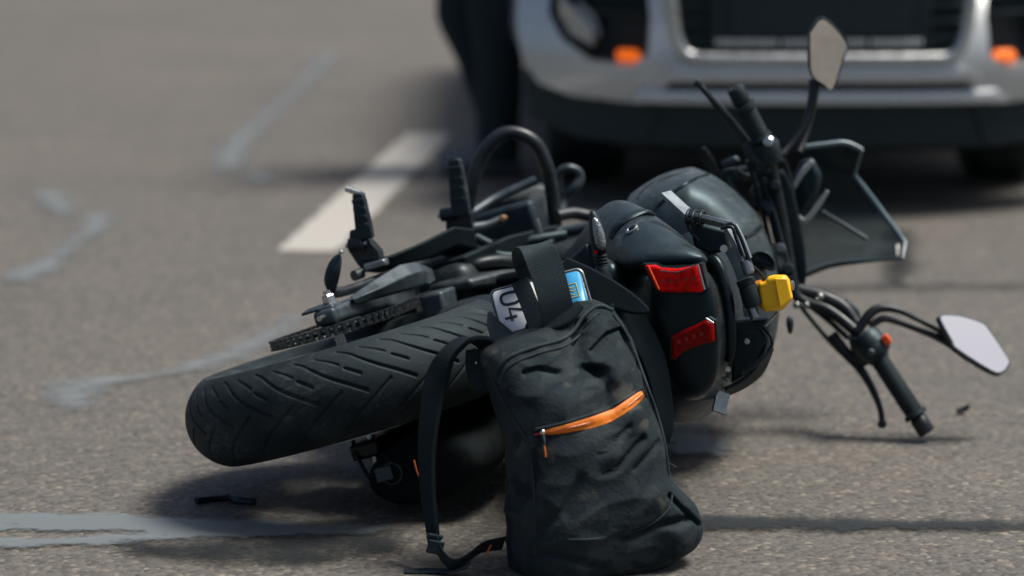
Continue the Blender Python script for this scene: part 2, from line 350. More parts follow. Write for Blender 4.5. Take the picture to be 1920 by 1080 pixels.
# ---- rear wheel
TR, TW, TH_ = 0.331, 0.086, 0.056
LONG = [(0, .88), (.24, .78), (.48, .60), (.76, .39), (1.085, .17), (1.4, -.06)]
SHORT = [(.49, .86), (.79, .73), (.98, .62)]
DASH = [(1.085, .52), (1.36, .33)]
LONG = [(q.x, q.y) for q in catmull([Vector((*p, 0)) for p in LONG], 4)]; SHORT = [(q.x, q.y) for q in catmull([Vector((*p, 0)) for p in SHORT], 3)]
def tyre(name, parent, m, cx, cu, R0, W, H, NA, NB, grooves, rimr, cl=0.0):
    th = np.linspace(0, 2 * np.pi, NA, endpoint=False); a = np.linspace(-R(64), R(64), NB)
    Sv = np.sin(a) / math.sin(R(64)); depth = np.zeros((NA, NB))
    if grooves:
        npitch = 22; pitch = 2 * np.pi * R0 / npitch
        arc = W * 1.0 * np.arcsin(np.clip(Sv, -1, 1))
        S = (-th[:, None] / (2 * np.pi) * npitch); 
        for sgn, off in ((1, 0.0), (-1, 0.5)):
            for pl, hw, dp in ((LONG, .0018, .0034),) if sgn < 0 else ((LONG, .0021, .0042), (SHORT, .0018, .0036), (DASH, .0022, .004)):
                dm = np.full((NA, NB), 9.0)
                for (s0, v0), (s1, v1) in zip(pl[:-1], pl[1:]):
                    for per in (-2, -1, 0, 1):
                        x = (np.mod(S - off, 1.0) + 0 * a[None, :]) * pitch; y = np.repeat(arc[None, :], NA, 0) * sgn
                        x0, x1 = (s0 + per) * pitch, (s1 + per) * pitch
                        y0, y1 = W * math.asin(max(-1, min(1, v0))), W * math.asin(max(-1, min(1, v1)))
                        dx, dy = x1 - x0, y1 - y0; t = np.clip(((x - x0) * dx + (y - y0) * dy) / (dx * dx + dy * dy), 0, 1)
                        dm = np.minimum(dm, np.hypot(x - x0 - t * dx, y - y0 - t * dy))
                depth = np.maximum(depth, dp * np.clip((hw + .0012 - dm) / .0016, 0, 1))
    rad = R0 - H * (1 - np.cos(a)) / (1 - math.cos(R(64)))
    vs = []
    ext = [(-W * .985, R0 - H - .008), (-W * .97, rimr + .02), (-W * .80, rimr)], [(W * .80, rimr), (W * .97, rimr + .02), (W * .985, R0 - H - .008)]
    cols = NB + 6
    for i in range(NA):
        c, s = math.cos(th[i]), math.sin(th[i])
        row = [(l, r) for l, r in ext[0]][::-1]
        row += [(W * Sv[j], rad[j] - depth[i, j] * math.cos(a[j])) for j in range(NB)]
        row += ext[1][::-1]
        for l, r in row: vs.append((cx + r * c, cl + l, cu + r * s))
    fs = [(i * cols + j, i * cols + j + 1, ((i + 1) % NA) * cols + j + 1, ((i + 1) % NA) * cols + j) for i in range(NA) for j in range(cols - 1)]
    return mesh(name, vs, fs, m, parent, angle=60)
def wheel(name, cx, cu, R0, W, H, NA, NB, gro, rimr, cl=0.0):
    ring = []
    prof = [(rimr - .012, -W * .8), (rimr + .004, -W * .82), (rimr + .004, -W * .6), (rimr - .03, -W * .4), (rimr - .03, W * .4), (rimr + .004, W * .6), (rimr + .004, W * .82), (rimr - .012, W * .8), (rimr - .045, W * .4), (rimr - .045, -W * .4)]
    n = 64; vs = [(cx + r * math.cos(2 * math.pi * k / n), cl + h, cu + r * math.sin(2 * math.pi * k / n)) for r, h in prof for k in range(n)]; q = len(prof)
    fs = [(i * n + k, i * n + (k + 1) % n, ((i + 1) % q) * n + (k + 1) % n, ((i + 1) % q) * n + k) for i in range(q) for k in range(n)]
    rim = mesh(name, vs, fs, 'metal', bike, angle=35)
    tyre('tyre', rim, 'rubber', cx, cu, R0, W, H, NA, NB, gro, rimr, cl)
    lathe('hub', (cx, cl - .06, cu), (0, 1, 0), [(.03, 0), (.05, .01), (.045, .05), (.045, .08), (.05, .11), (.03, .12)], 'metal', rim)
    for k in range(10):
        a = 2 * math.pi * k / 10 + .1; d = Vector((math.cos(a), 0, math.sin(a)))
        tube('spoke', [Vector((cx, cl, cu)) + d * .04, Vector((cx, cl, cu)) + d * (rimr - .035)], [.014, .010], 'metal', rim, n=8)
    return rim
rear = wheel('rear_wheel', 0, 0, TR, TW, TH_, 1000, 84, True, .215)
lathe('sprocket', (0, .102, 0), (0, 1, 0), [(.05, 0), (.05, .004), (.112, .004), (.118, .006), (.118, .010), (.112, .012), (.05, .012), (.05, .016)], 'chain', rear, n=90)
lathe('brake_disc', (0, -.10, 0), (0, 1, 0), [(.06, 0), (.11, 0), (.11, .005), (.06, .005)], 'alu', rear, n=48)
for k in range(6):
    a = 2 * math.pi * k / 6 + .5
    lathe('sprocket_bolt', (.075 * math.cos(a), .10, .075 * math.sin(a)), (0, 1, 0), [(.008, 0), (.008, .008), (.006, .010)], 'steel', rear, n=6)

# ---- chain: rollers joined as the chain's own mesh, outer plates as single links
CR, CLT, PIT = 0.128, 0.110, 0.0159
path = []
f2, u2, r2 = 0.50, 0.06, 0.04                        # drive sprocket
for k in range(41):
    a = R(88) + R(184) * k / 40; path.append((CR * math.cos(a), CR * math.sin(a)))
path = [(f2, u2 + r2)] + path + [(f2, u2 - r2)]
for k in range(1, 12): a = -R(90) + R(180) * k / 12; path.append((f2 + r2 * math.cos(a), u2 + r2 * math.sin(a)))
path.append(path[0])
seg = np.array(path); dl = np.hypot(*np.diff(seg, axis=0).T); cum = np.concatenate([[0], np.cumsum(dl)]); NL = int(cum[-1] / PIT / 2) * 2
pos = [(np.interp(s, cum, seg[:, 0]), np.interp(s, cum, seg[:, 1])) for s in np.linspace(0, cum[-1], NL, endpoint=False)]
geos = []
for i, (x, z) in enumerate(pos):
    geos.append(lathegeo((x, CLT - .0085, z), (0, 1, 0), [(.0048, 0), (.0048, .0055), (.0056, .0055), (.0056, .0115), (.0048, .0115), (.0048, .017)], 8))
vs, fs = join(*geos); chain = mesh('chain', vs, fs, 'chain', bike, angle=30)
def platemesh(w, offs):
    vs, fs = [], []
    out = []
    for k in range(7): a = R(90) + R(180) * k / 6; out.append((-PIT / 2 + .0065 * math.cos(a), .0065 * math.sin(a)))
    out.append((0, -.0045))
    for k in range(7): a = -R(90) + R(180) * k / 6; out.append((PIT / 2 + .0065 * math.cos(a), .0065 * math.sin(a)))
    out.append((0, .0045))
    g = [prismgeo([(x, s, z) for x, z in out], (0, w, 0)) for s in offs]
    vs, fs = join(*g); me = bpy.data.meshes.new('link'); me.from_pydata([tuple(v) for v in vs], [], fs); me.materials.append(M['chain']); me.update()
    bm = bmesh.new(); bm.from_mesh(me); bmesh.ops.recalc_face_normals(bm, faces=bm.faces); bm.to_mesh(me); bm.free()
    return me
lm = [platemesh(.0018, (-.0098, .0080)), platemesh(.0018, (-.0076, .0058))]
for i in range(NL):
    (x0, z0), (x1, z1) = pos[i], pos[(i + 1) % NL]
    o = bpy.data.objects.new('link', lm[i % 2]); COL.objects.link(o); o.parent = chain
    o.location = ((x0 + x1) / 2, CLT, (z0 + z1) / 2); o.rotation_euler = (0, -math.atan2(z1 - z0, x1 - x0), 0)

# ---- swingarm, axle fittings, chain guard
def armsec(f, l0, l1, u0, u1): return [Vector((f, l, u)) for l, u in ((l0, u0), (l0, u1), (l1, u1), (l1, u0))]
sw = loft('swingarm', [armsec(-.055, .122, .150, -.022, .022), armsec(.04, .120, .152, -.03, .032), armsec(.2, .112, .152, -.032, .045), armsec(.36, .09, .15, -.03, .06), armsec(.47, .06, .14, -.02, .065)], 'swing', bike, sub=0, bevel=.008, seg=3)
mesh('right_arm', *join(boxgeo((.2, -.13, .01), (.25, 0, .01), (0, .016, 0), (-.001, 0, .03)), boxgeo((.38, 0, .02), (.04, 0, 0), (0, .14, 0), (0, 0, .04))), 'metal', sw, bevel=.006)
tube('axle', [(0, -.17, 0), (0, .158, 0)], .011, 'steel', sw, n=16)
lathe('axle_nut', (0, .152, 0), (0, 1, 0), [(.019, 0), (.019, .005), (.0135, .005), (.0135, .020), (.011, .023)], 'steel', sw, n=6)
lathe('axle_end', (0, .176, 0), (0, 1, 0), [(.008, 0), (.008, .006), (.006, .007)], 'steel', sw, n=16)
box('chain_adjuster', (-.012, .137, 0), (.06, .038, .038), 'swing', sw, bevel=.005)
tube('adjuster_bolt', [(-.05, .137, 0), (-.085, .137, 0)], .005, 'steel', sw, n=8)
prism('adjuster_plate', [(-.062, .150, -.040), (-.02, .154, -.040), (-.01, .156, -.005), (-.05, .150, -.005)], (0, .005, 0), 'plastic', sw, bevel=.001)
cgA = BP([(655, 556, .04), (700, 525, .10), (748, 496, .18), (776, 491, .22), (800, 499, .27)]); cgB = BP([(662, 562, .02), (712, 541, .08), (766, 516, .17), (790, 508, .21), (806, 510, .27)]); cgC = BP([(664, 568, .03), (720, 553, .10), (775, 538, .19), (798, 530, .23), (808, 524, .28)])
vs = cgA + cgB + cgC + [q + Vector((.03, -.006, 0)) for q in cgC] + [q + Vector((.03, -.008, 0)) for q in cgA]
fs = [(r * 5 + k, r * 5 + k + 1, ((r + 1) % 5) * 5 + k + 1, ((r + 1) % 5) * 5 + k) for r in range(5) for k in range(4)] + [tuple(r * 5 for r in range(5)), tuple(r * 5 + 4 for r in range(5))]
mesh('chain_guard', vs, fs, 'swing', bike, bevel=.003)
# rear hugger box and bracket beside the chain run
prism('hugger_bracket', BP([(786, 556, .17), (828, 546, .17), (836, 600, .17), (800, 614, .17)]), (.10, 0, 0), 'swing', bike, bevel=.006)
loft('hugger', [BP([(800, 575, .20), (900, 555, .20), (1000, 545, .20), (1000, 590, .20), (900, 600, .20), (805, 620, .20)]),
                BP([(830, 560, .33), (900, 545, .33), (1010, 530, .33), (1010, 640, .33), (900, 660, .33), (830, 660, .33)])], 'plastic', bike, sub=1)
loft('frame_spar', [BP([(800, 535, .28), (880, 522, .28), (890, 540, .28), (800, 560, .28)]), BP([(870, 515, .40), (950, 505, .40), (960, 535, .40), (870, 545, .40)]),
                    BP([(940, 500, .55), (1040, 500, .55), (1050, 545, .55), (950, 545, .55)]), BP([(1080, 440, .72), (1140, 430, .72), (1150, 500, .72), (1090, 520, .72)])], 'engine', bike, sub=0, bevel=.008)

# ---- side stand foot, peg hangers and pegs (left side, now uppermost)
loft('side_stand', [BP([(608, 528, .045), (626, 522, .045), (632, 558, .06), (612, 560, .06)]), BP([(602, 508, .045), (638, 502, .045), (640, 540, .06), (606, 540, .06)]),
                    BP([(612, 486, .05), (641, 476, .05), (643, 512, .065), (608, 520, .065)]), BP([(630, 472, .06), (642, 469, .06), (643, 482, .07), (628, 486, .07)])], 'plastic', bike, sub=1)
lathe('stand_tip', B(639, 472, .055), (-.3, 1, 0), [(.004, -.004), (.005, 0), (.003, .004)], 'steel', bike, n=10)
tube('stand_leg', BP([(622, 548, .06), (650, 545, .10), (720, 520, .22), (800, 490, .36)]), [.012, .010, .010, .012], 'metal', bike, curve=4)
M['matte'] = mat('matte_black', (.006, .010, .013), .7, spec=.25, var=.3)
loft('peg_hanger', [BP([(672, 488, .2), (700, 482, .2), (705, 506, .22), (672, 510, .22)]), BP([(706, 488, .24), (736, 478, .24), (740, 500, .26), (708, 514, .26)]),
                    BP([(760, 468, .32), (792, 454, .32), (800, 486, .34), (766, 500, .34)]), BP([(820, 440, .40), (852, 424, .40), (862, 460, .42), (826, 480, .42)]),
                    BP([(850, 432, .46), (890, 428, .46), (900, 470, .48), (855, 490, .48)])], 'matte', bike, sub=0, bevel=.005)
loft('frame_side', [BP([(800, 500, .40), (870, 480, .40), (880, 520, .42), (805, 530, .42)]), BP([(880, 470, .55), (960, 440, .55), (970, 505, .57), (885, 520, .57)]), BP([(960, 440, .72), (1050, 420, .72), (1060, 490, .74), (970, 500, .74)])], 'matte', bike, sub=0, bevel=.006)
box('hanger_spacer', B(706, 496, .2), (.03, .014, .045), 'alu', bike, bevel=.003)
tube('hanger_bolt', [B(664, 517, .18), B(678, 512, .2)], .011, 'swing', bike, n=10)
def peg(name, base, tip, w, hub, tipm, tipoff):
    t, b_ = Vector(tip), Vector(base); ax = (t - b_).normalized(); f = Vector((1, 0, 0)); sd = ax.cross(f).normalized(); f2_ = sd.cross(ax)
    pg = loft(name, [[p + f2_ * w * .4 * i + sd * w * j for i, j in ((-1, -s), (-1, s), (1, s), (1, -s))] for p, s in ((b_, .62), (b_.lerp(t, .25), .62), (b_.lerp(t, .8), .50), (t, .40))], 'plastic', bike, sub=0, bevel=.003)
    for k in range(4):
        p = b_.lerp(t, .3 + .18 * k); box('peg_tread', p - f2_ * w * .42, (.006, w * .95, .008), 'grip', pg, bevel=.001, ax=(f2_, sd, ax))
    lathe('pivot', Vector(hub) - sd * .016, sd, [(.010, 0), (.014, .002), (.014, .030), (.010, .032)], 'metal', pg, n=16)
    lathe('pivot_pin', Vector(hub) - sd * .022, sd, [(.005, 0), (.005, .044)], 'steel', pg, n=10)
    tube('peg_tip', [t + Vector(tipoff) * -.2, t + Vector(tipoff)], .006, tipm, pg, n=10)
    return pg
peg('passenger_peg', B(686, 448, .2), B(672, 362, .2), .026, B(668, 458, .2), 'steel', B(645, 362, .2) - B(668, 370, .2))
prism('peg_bracket', BP([(655, 432, .205), (672, 430, .205), (710, 470, .205), (716, 498, .205), (672, 500, .205), (652, 470, .205)]), (.03, 0, 0), 'metal', bike, bevel=.003)
peg('rider_peg', B(866, 405, .45), B(853, 298, .45), .030, B(840, 402, .45), 'plastic', B(842, 304, .45) - B(852, 302, .45))
prism('peg_bracket', BP([(834, 396, .455), (850, 388, .455), (884, 398, .455), (884, 428, .455), (850, 440, .455), (836, 438, .455)]), (.03, 0, 0), 'metal', bike, bevel=.003)
tube('shift_lever', BP([(842, 436, .46), (880, 430, .48), (915, 422, .5), (945, 410, .52)]), [.015, .014, .010, .010], 'swing', bike, curve=3)
lathe('shift_tip', B(946, 408, .51), (-1, 0, 0), [(.0065, 0), (.0065, .02), (.004, .022)], mat('brass_bolt', (.55, .30, .14), .35, metal=.8), bike, n=10)
prism('heel_guard', BP([(846, 430, .47), (800, 470, .47), (815, 505, .47), (870, 500, .47), (880, 440, .47)]), (.012, 0, 0), 'matte', bike, bevel=.004)

# ---- engine, frame, guards
eng = mesh('engine', *join(boxgeo((.60, -.01, .06), (.22, 0, .02), (0, .165, 0), (-.01, 0, .13)), boxgeo((.70, 0, .30), (.13, 0, -.03), (0, .13, 0), (.03, 0, .15))), 'engine', bike, bevel=.03, seg=4)
lathe('engine_cover', (.66, .15, .05), (0, 1, 0), [(.105, 0), (.10, .03), (.085, .045), (.03, .05)], 'engine', eng, n=40)
lathe('engine_cover', (.50, .14, .08), (0, 1, 0), [(.075, 0), (.07, .03), (.055, .04), (.02, .045)], 'engine', eng, n=32)
lathe('engine_cover', (.60, -.16, .05), (0, -1, 0), [(.12, 0), (.115, .03), (.095, .05), (.03, .055)], 'engine', eng, n=40)
for k in range(8):
    a = 2 * math.pi * k / 8; lathe('cover_bolt', (.66 + .092 * math.cos(a), .18, .05 + .092 * math.sin(a)), (0, 1, 0), [(.006, 0), (.006, .008)], 'steel', eng, n=6)
loft('engine_duct', [BP([(862, 500, .42), (880, 485, .42), (900, 490, .42), (895, 515, .42)]), BP([(890, 478, .46), (935, 470, .46), (945, 498, .46), (895, 512, .46)]),
                     BP([(945, 472, .52), (985, 478, .52), (990, 505, .52), (950, 512, .52)]), BP([(990, 485, .58), (1010, 490, .58), (1010, 505, .58), (995, 508, .58)])], 'engine', bike, sub=2)
tube('hose', BP([(880, 455, .5), (885, 480, .52), (905, 490, .54), (925, 480, .56), (930, 455, .58)]), .009, 'swing', bike, curve=5)
tube('hose', BP([(890, 445, .6), (940, 465, .6), (1000, 450, .62), (1060, 440, .66)]), .011, 'plastic', bike, curve=5)
tube('hose', BP([(900, 470, .5), (960, 480, .52), (1020, 465, .6), (1050, 430, .7)]), .008, 'cable', bike, curve=5)
box('battery_box', B(960, 430, .68), (.10, .10, .14), 'plastic', bike, bevel=.01)
box('bracket_tab', B(1010, 425, .60), (.008, .032, .008), 'alu', bike, bevel=.001)
tube('crash_bar', BP([(872, 420, .72), (884, 350, .72), (903, 293, .73), (935, 256, .74), (968, 250, .75), (1003, 268, .76), (1024, 310, .77), (1036, 370, .78), (1042, 440, .78)]), .0150, 'metal', bike, curve=8, n=16)
tube('crash_bar_stay', BP([(885, 400, .76), (930, 372, .82), (1005, 338, .86)]), .010, 'swing', bike, curve=4)
prism('radiator_shroud', BP([(884, 398, .80), (1002, 346, .88), (1040, 350, .9), (1045, 420, .85), (900, 440, .78)]), (.05, 0, 0), 'engine', bike, bevel=.008)
prism('shroud_lip', BP([(962, 388, .76), (1008, 370, .76), (1012, 392, .76), (960, 398, .76)]), (.05, 0, 0), 'plastic', bike, bevel=.004)
tube('guard_loop', BP([(1050, 372, .92), (1046, 330, .92), (1062, 316, .92), (1082, 320, .93), (1088, 335, .93), (1078, 352, .92), (1060, 372, .92), (1052, 400, .9)]), .010, 'swing', bike, curve=5)
tube('frame_tube', BP([(1045, 405, .75), (1075, 400, .78), (1110, 405, .8), (1160, 400, .8)]), .013, 'metal', bike, curve=4)
tube('frame_tube', BP([(1048, 436, .7), (1090, 428, .7), (1140, 420, .7)]), .011, 'swing', bike, curve=4)
tube('crash_bar', [(.74, -.10, .10), (.74, -.2, .1), (.75, -.27, .13), (.76, -.28, .2), (.77, -.2, .27), (.78, -.1, .28)], .0150, 'metal', bike, curve=6, n=14)
box('radiator', (.90, 0, .2), (.04, .30, .26), 'plastic', bike, bevel=.01)
box('skid_plate', (.62, 0, -.10), (.44, .26, .015), 'metal', bike, bevel=.01)
mesh('subframe', *join(tubegeo([(.5, .10, .40), (.2, .09, .52), (-.12, .06, .66)], .012, 10), tubegeo([(.5, -.13, .40), (.2, -.13, .52), (-.12, -.12, .62)], .012, 10), tubegeo([(.35, -.12, .15), (.15, -.13, .50)], .012, 10), tubegeo([(.40, .10, .18), (.2, .09, .50)], .012, 10)), 'metal', bike)
tube('shock_absorber', [(.34, 0, .02), (.42, 0, .34)], .035, 'metal', bike, n=16)
box('air_box', (.30, -.02, .40), (.34, .20, .26), 'plastic', bike, bevel=.04, seg=4)

# ---- exhaust on the right side, resting on the road
def ell(f, cl, cu, rl, ru, n=16): return [Vector((f, cl + rl * math.sin(2 * math.pi * k / n), cu + ru * math.cos(2 * math.pi * k / n))) for k in range(n)]
c_ = B(795, 882, -.12)
mf = loft('muffler', [ell(-.14, c_.y, c_.z, .050, .09), ell(-.13, c_.y, c_.z, .062, .112), ell(-.09, c_.y, c_.z, .07, .128), ell(.1, c_.y, c_.z + .0, .07, .125), ell(.28, c_.y + .02, c_.z, .055, .09), ell(.36, c_.y + .03, c_.z - .01, .03, .03)], mat('sooty_exhaust_metal', (.005, .006, .006), .9, spec=.2, var=.4, dust=.004), bike, sub=1)
lathe('outlet', (-.145, c_.y + .012, c_.z - .055), (1, 0, 0), [(.022, .06), (.022, 0), (.018, 0), (.018, .06)], 'plastic', mf, n=24)
box('heat_shield_clip', (-.142, c_.y + .015, c_.z - .07), (.008, .028, .034), 'swing', mf, bevel=.002)
tube('header_pipe', [(.34, c_.y + .03, c_.z - .01), (.5, -.15, -.02), (.72, -.12, -.06), (.88, -.05, .05), (.86, 0, .25)], .022, 'metal', bike, curve=5)
tube('brake_hose', BP([(660, 815, .0), (668, 850, -.05), (690, 892, -.06), (725, 930, -.04), (770, 955, .0)]), .004, 'cable', bike, curve=5)

# ---- tail
T = 0.07
tail = loft('tail_cowl', [BP([(p[0], p[1], f + T) for p in s]) for f, s in (
    (-.27, [(1196, 488), (1215, 478), (1255, 474), (1300, 474), (1330, 480), (1328, 494), (1270, 497), (1210, 499)]),
    (-.22, [(1172, 495), (1190, 462), (1225, 446), (1275, 450), (1330, 478), (1328, 500), (1270, 505), (1200, 506)]),
    (-.12, [(1128, 500), (1148, 430), (1190, 404), (1245, 416), (1326, 472), (1320, 520), (1240, 520), (1170, 520)]),
    (.02, [(1082, 500), (1106, 402), (1143, 361), (1190, 370), (1290, 452), (1300, 520), (1220, 530), (1130, 530)]),
    (.16, [(1062, 492), (1096, 420), (1140, 380), (1190, 384), (1280, 445), (1300, 520), (1220, 530), (1110, 530)]),
    (.30, [(1046, 488), (1076, 452), (1120, 424), (1180, 420), (1270, 460), (1290, 520), (1220, 530), (1090, 530)]),
    (.42, [(1040, 488), (1062, 470), (1100, 452), (1160, 446), (1240, 470), (1270, 520), (1200, 525), (1080, 525)]))], 'satin', bike, sub=3)
loft('tail_cowl', [BP([(p[0], p[1], f + T) for p in s]) for f, s in (
    (-.25, [(1215, 690), (1260, 742), (1322, 742), (1346, 690), (1340, 720), (1318, 756), (1262, 764), (1225, 730)]),
    (-.12, [(1160, 690), (1230, 760), (1320, 750), (1362, 690), (1368, 730), (1335, 775), (1262, 798), (1190, 760)]),
    (.05, [(1120, 690), (1210, 770), (1320, 760), (1372, 690), (1380, 740), (1340, 785), (1260, 806), (1150, 770)]),
    (.25, [(1100, 680), (1210, 750), (1320, 740), (1372, 680), (1380, 720), (1340, 765), (1260, 780), (1140, 750)]))], 'satin', bike, sub=2)
loft('rear_cover', [BP([(p[0], p[1], f + T) for p in s]) for f, s in (
    (-.295, [(1212, 500), (1270, 500), (1318, 496), (1344, 570), (1350, 690), (1325, 742), (1268, 748), (1222, 640)]),
    (-.27, [(1200, 498), (1270, 494), (1328, 490), (1352, 570), (1358, 690), (1330, 750), (1262, 756), (1208, 640)]),
    (-.10, [(1140, 510), (1240, 500), (1330, 490), (1368, 570), (1370, 700), (1330, 762), (1240, 770), (1160, 660)]),
    (.10, [(1090, 520), (1220, 510), (1330, 490), (1380, 570), (1385, 700), (1330, 765), (1220, 770), (1120, 660)]),
    (.25, [(1080, 520), (1220, 510), (1330, 490), (1380, 570), (1385, 700), (1330, 750), (1220, 750), (1110, 660)]))], 'gloss', bike, sub=2)
bpy.context.view_layer.update(); tb = bvh_of(tail)
def tsurf(px, py, off=0.0):
    h = tb.ray_cast(C0, ray(px, py).normalized()); 
    if h[0] is None: return None, None
    p = h[0] + h[1] * off; q = p - BO
    return Vector((q.dot(BF), q.dot(BL), q.dot(BU))), Vector((h[1].dot(BF), h[1].dot(BL), h[1].dot(BU)))
p, nrm = tsurf(1185, 430)
if p is not None:
    lk = lathe('seat_lock', p - nrm * .004, nrm, [(.0135, 0), (.0135, .006), (.0115, .0075), (.0085, .0075), (.0085, .0055)], 'alu', bike, n=28)
    box('key_slot', p + nrm * .0025, (.012, .0025, .002), 'gloss', lk, bevel=0, ax=(nrm.cross(Vector((1, 0, 0))).normalized(), nrm.cross(nrm.cross(Vector((1, 0, 0)))).normalized(), nrm))
gp = [tsurf(x, y, .002)[0] for x, y in ((1146, 448), (1158, 424), (1178, 408), (1204, 400), (1226, 405))]
if all(q is not None for q in gp): tube('grab_recess', gp, [.006, .016, .019, .014, .004], 'plastic', bike, curve=5, flat=(tsurf(1180, 408)[1], .25))
loft('number_plate_holder', [BP([(1185, 560, -.15), (1200, 550, -.15), (1230, 690, -.15), (1205, 700, -.15)]), BP([(1140, 580, -.05), (1180, 560, -.05), (1210, 720, -.05), (1150, 740, -.05)])], 'plastic', bike, sub=1)

def lightunit(poly, f, m, dep=.03):
    pts = BP([(x, y, f) for x, y in poly]); c = sum(pts, Vector()) / len(pts)
    prism('light_bezel', [c + (q - c) * 1.10 + Vector((.004, 0, 0)) for q in pts], (.03, 0, 0), 'gloss', bike, bevel=.002)
    inner = [c + (q - c) * .86 - Vector((.007, 0, 0)) for q in pts]
    n = len(pts); back = [q + Vector((dep, 0, 0)) for q in pts]
    vs = back + pts + inner; fs = [tuple(range(n))] + [(i, (i + 1) % n, n + (i + 1) % n, n + i) for i in range(n)] + [(n + i, n + (i + 1) % n, 2 * n + (i + 1) % n, 2 * n + i) for i in range(n)] + [tuple(2 * n + i for i in range(n))]
    o = mesh('tail_light', vs, fs, m, bike, bevel=.003)
    return o, pts, c
tl, pts, c = lightunit([(1208, 497), (1228, 497), (1240, 502), (1270, 504), (1292, 500), (1310, 495), (1321, 540), (1316, 548), (1240, 549), (1229, 541)], -.236, 'red')
for k in range(5):
    q = B(1246 + 14 * k, 527 - (1.5 * k), -.245); lathe('led', q - Vector((.008, 0, 0)), (-1, 0, 0), [(.0036, 0), (.0036, .0004), (.002, .0006)], 'reddark', tl, n=12)
tube('lens_edge', BP([(1216, 500, -.256), (1236, 543, -.256)]), .0016, mat('lens_edge_orange', (.9, .12, .02), .3), tl, n=8)
tube('lens_trim', BP([(1308, 496, -.253), (1321, 543, -.253)]), .002, 'alu', tl, n=8)
tube('lens_trim', BP([(1238, 508, -.254), (1270, 511, -.254), (1306, 497, -.254)]), .0012, 'swing', tl, n=8)
tl2, pts, c = lightunit([(1258, 630), (1280, 619), (1308, 608), (1326, 597), (1338, 604), (1341, 640), (1310, 648), (1284, 658), (1268, 672), (1257, 674)], -.236, mat('red_lens_shaded', (.20, .001, .001), .25, coat=0.0, spec=0.12, var=.3, vscale=60))  # same red lens as the upper one, its shade painted into the colour
for k in range(4):
    q = B(1275 + 14 * k, 640 - 5 * k, -.245); lathe('led', q - Vector((.008, 0, 0)), (-1, 0, 0), [(.0036, 0), (.0036, .0004), (.002, .0006)], 'reddark', tl2, n=12)
tube('lens_trim', BP([(1324, 597, -.254), (1338, 606, -.254)]), .002, 'alu', tl2, n=8)

# ---- rear indicator standing on the left cowl
fi = -.16
ind = loft('turn_signal', [BP([(x, y, fi - .012) for x, y in ((1118, 470), (1126, 478), (1136, 470), (1128, 462))]),
      ] and [[B(cx + w_ * math.cos(a), cy + w_ * .35 * math.sin(a), fi) + Vector((.016 * s * math.sin(a), 0, 0)) for a in [2 * math.pi * k / 10 for k in range(10)]]
      for cx, cy, w_, s in ((1126, 480, 5, .4), (1125, 472, 13, .9), (1122, 450, 17, 1.1), (1118, 425, 15, 1.0), (1114, 405, 10, .7), (1111, 394, 4, .3))], 'plastic', bike, sub=1)
loft('lens', [[B(cx + w_ * math.cos(a), cy + w_ * .3 * math.sin(a), fi - .012) + Vector((.010 * s * math.sin(a), 0, 0)) for a in [2 * math.pi * k / 10 for k in range(10)]]
      for cx, cy, w_, s in ((1129, 470, 6, .6), (1127, 462, 11, 1.0), (1123, 440, 12, 1.1), (1119, 420, 9, 1.0), (1115, 406, 4, .6))], 'lens', ind, sub=1)
for k in range(5):
    y = 478 + 6 * k; lathe('stem_rib', B(1126 + k, y, fi), B(1130, 510, fi) - B(1126, 478, fi), [(.011, 0), (.0125, .001), (.0125, .003), (.011, .004), (.010, .006)], 'grip', ind, n=16)
lathe('stem', B(1129, 500, fi), B(1131, 512, fi) - B(1129, 500, fi), [(.012, -.002), (.015, .006), (.016, .03)], 'plastic', ind, n=16)
lathe('marker', B(1117, 473, fi - .013), (-1, 0, 0), [(.004, 0), (.003, .003)], 'red', ind, n=10)
loft('signal_bracket', [BP([(1100, 485, fi + .03), (1150, 480, fi + .03), (1185, 540, fi + .03), (1140, 560, fi + .03)]), BP([(1110, 480, fi + .12), (1180, 470, fi + .12), (1200, 560, fi + .12), (1130, 580, fi + .12)])], 'satin', bike, sub=1)
prism('infill_panel', BP([(1066, 486, .05), (1100, 455, .05), (1118, 500, .05), (1090, 540, .05)]), (.05, 0, 0), 'plastic', bike, bevel=.006)

# ---- seat
loft('seat', [BP([(p[0], p[1], f) for p in s]) for f, s in (
    (-.02, [(1290, 470), (1330, 455), (1372, 500), (1395, 600), (1385, 700), (1350, 740), (1330, 700), (1310, 560)]),
    (.12, [(1290, 450), (1340, 440), (1380, 490), (1405, 600), (1395, 710), (1350, 750), (1320, 700), (1300, 560)]),
    (.30, [(1260, 450), (1310, 420), (1360, 470), (1390, 600), (1385, 710), (1330, 750), (1290, 700), (1270, 560)]),
    (.45, [(1230, 450), (1290, 420), (1340, 460), (1370, 580), (1365, 700), (1300, 740), (1260, 680), (1240, 560)]))], 'plastic', bike, sub=2)

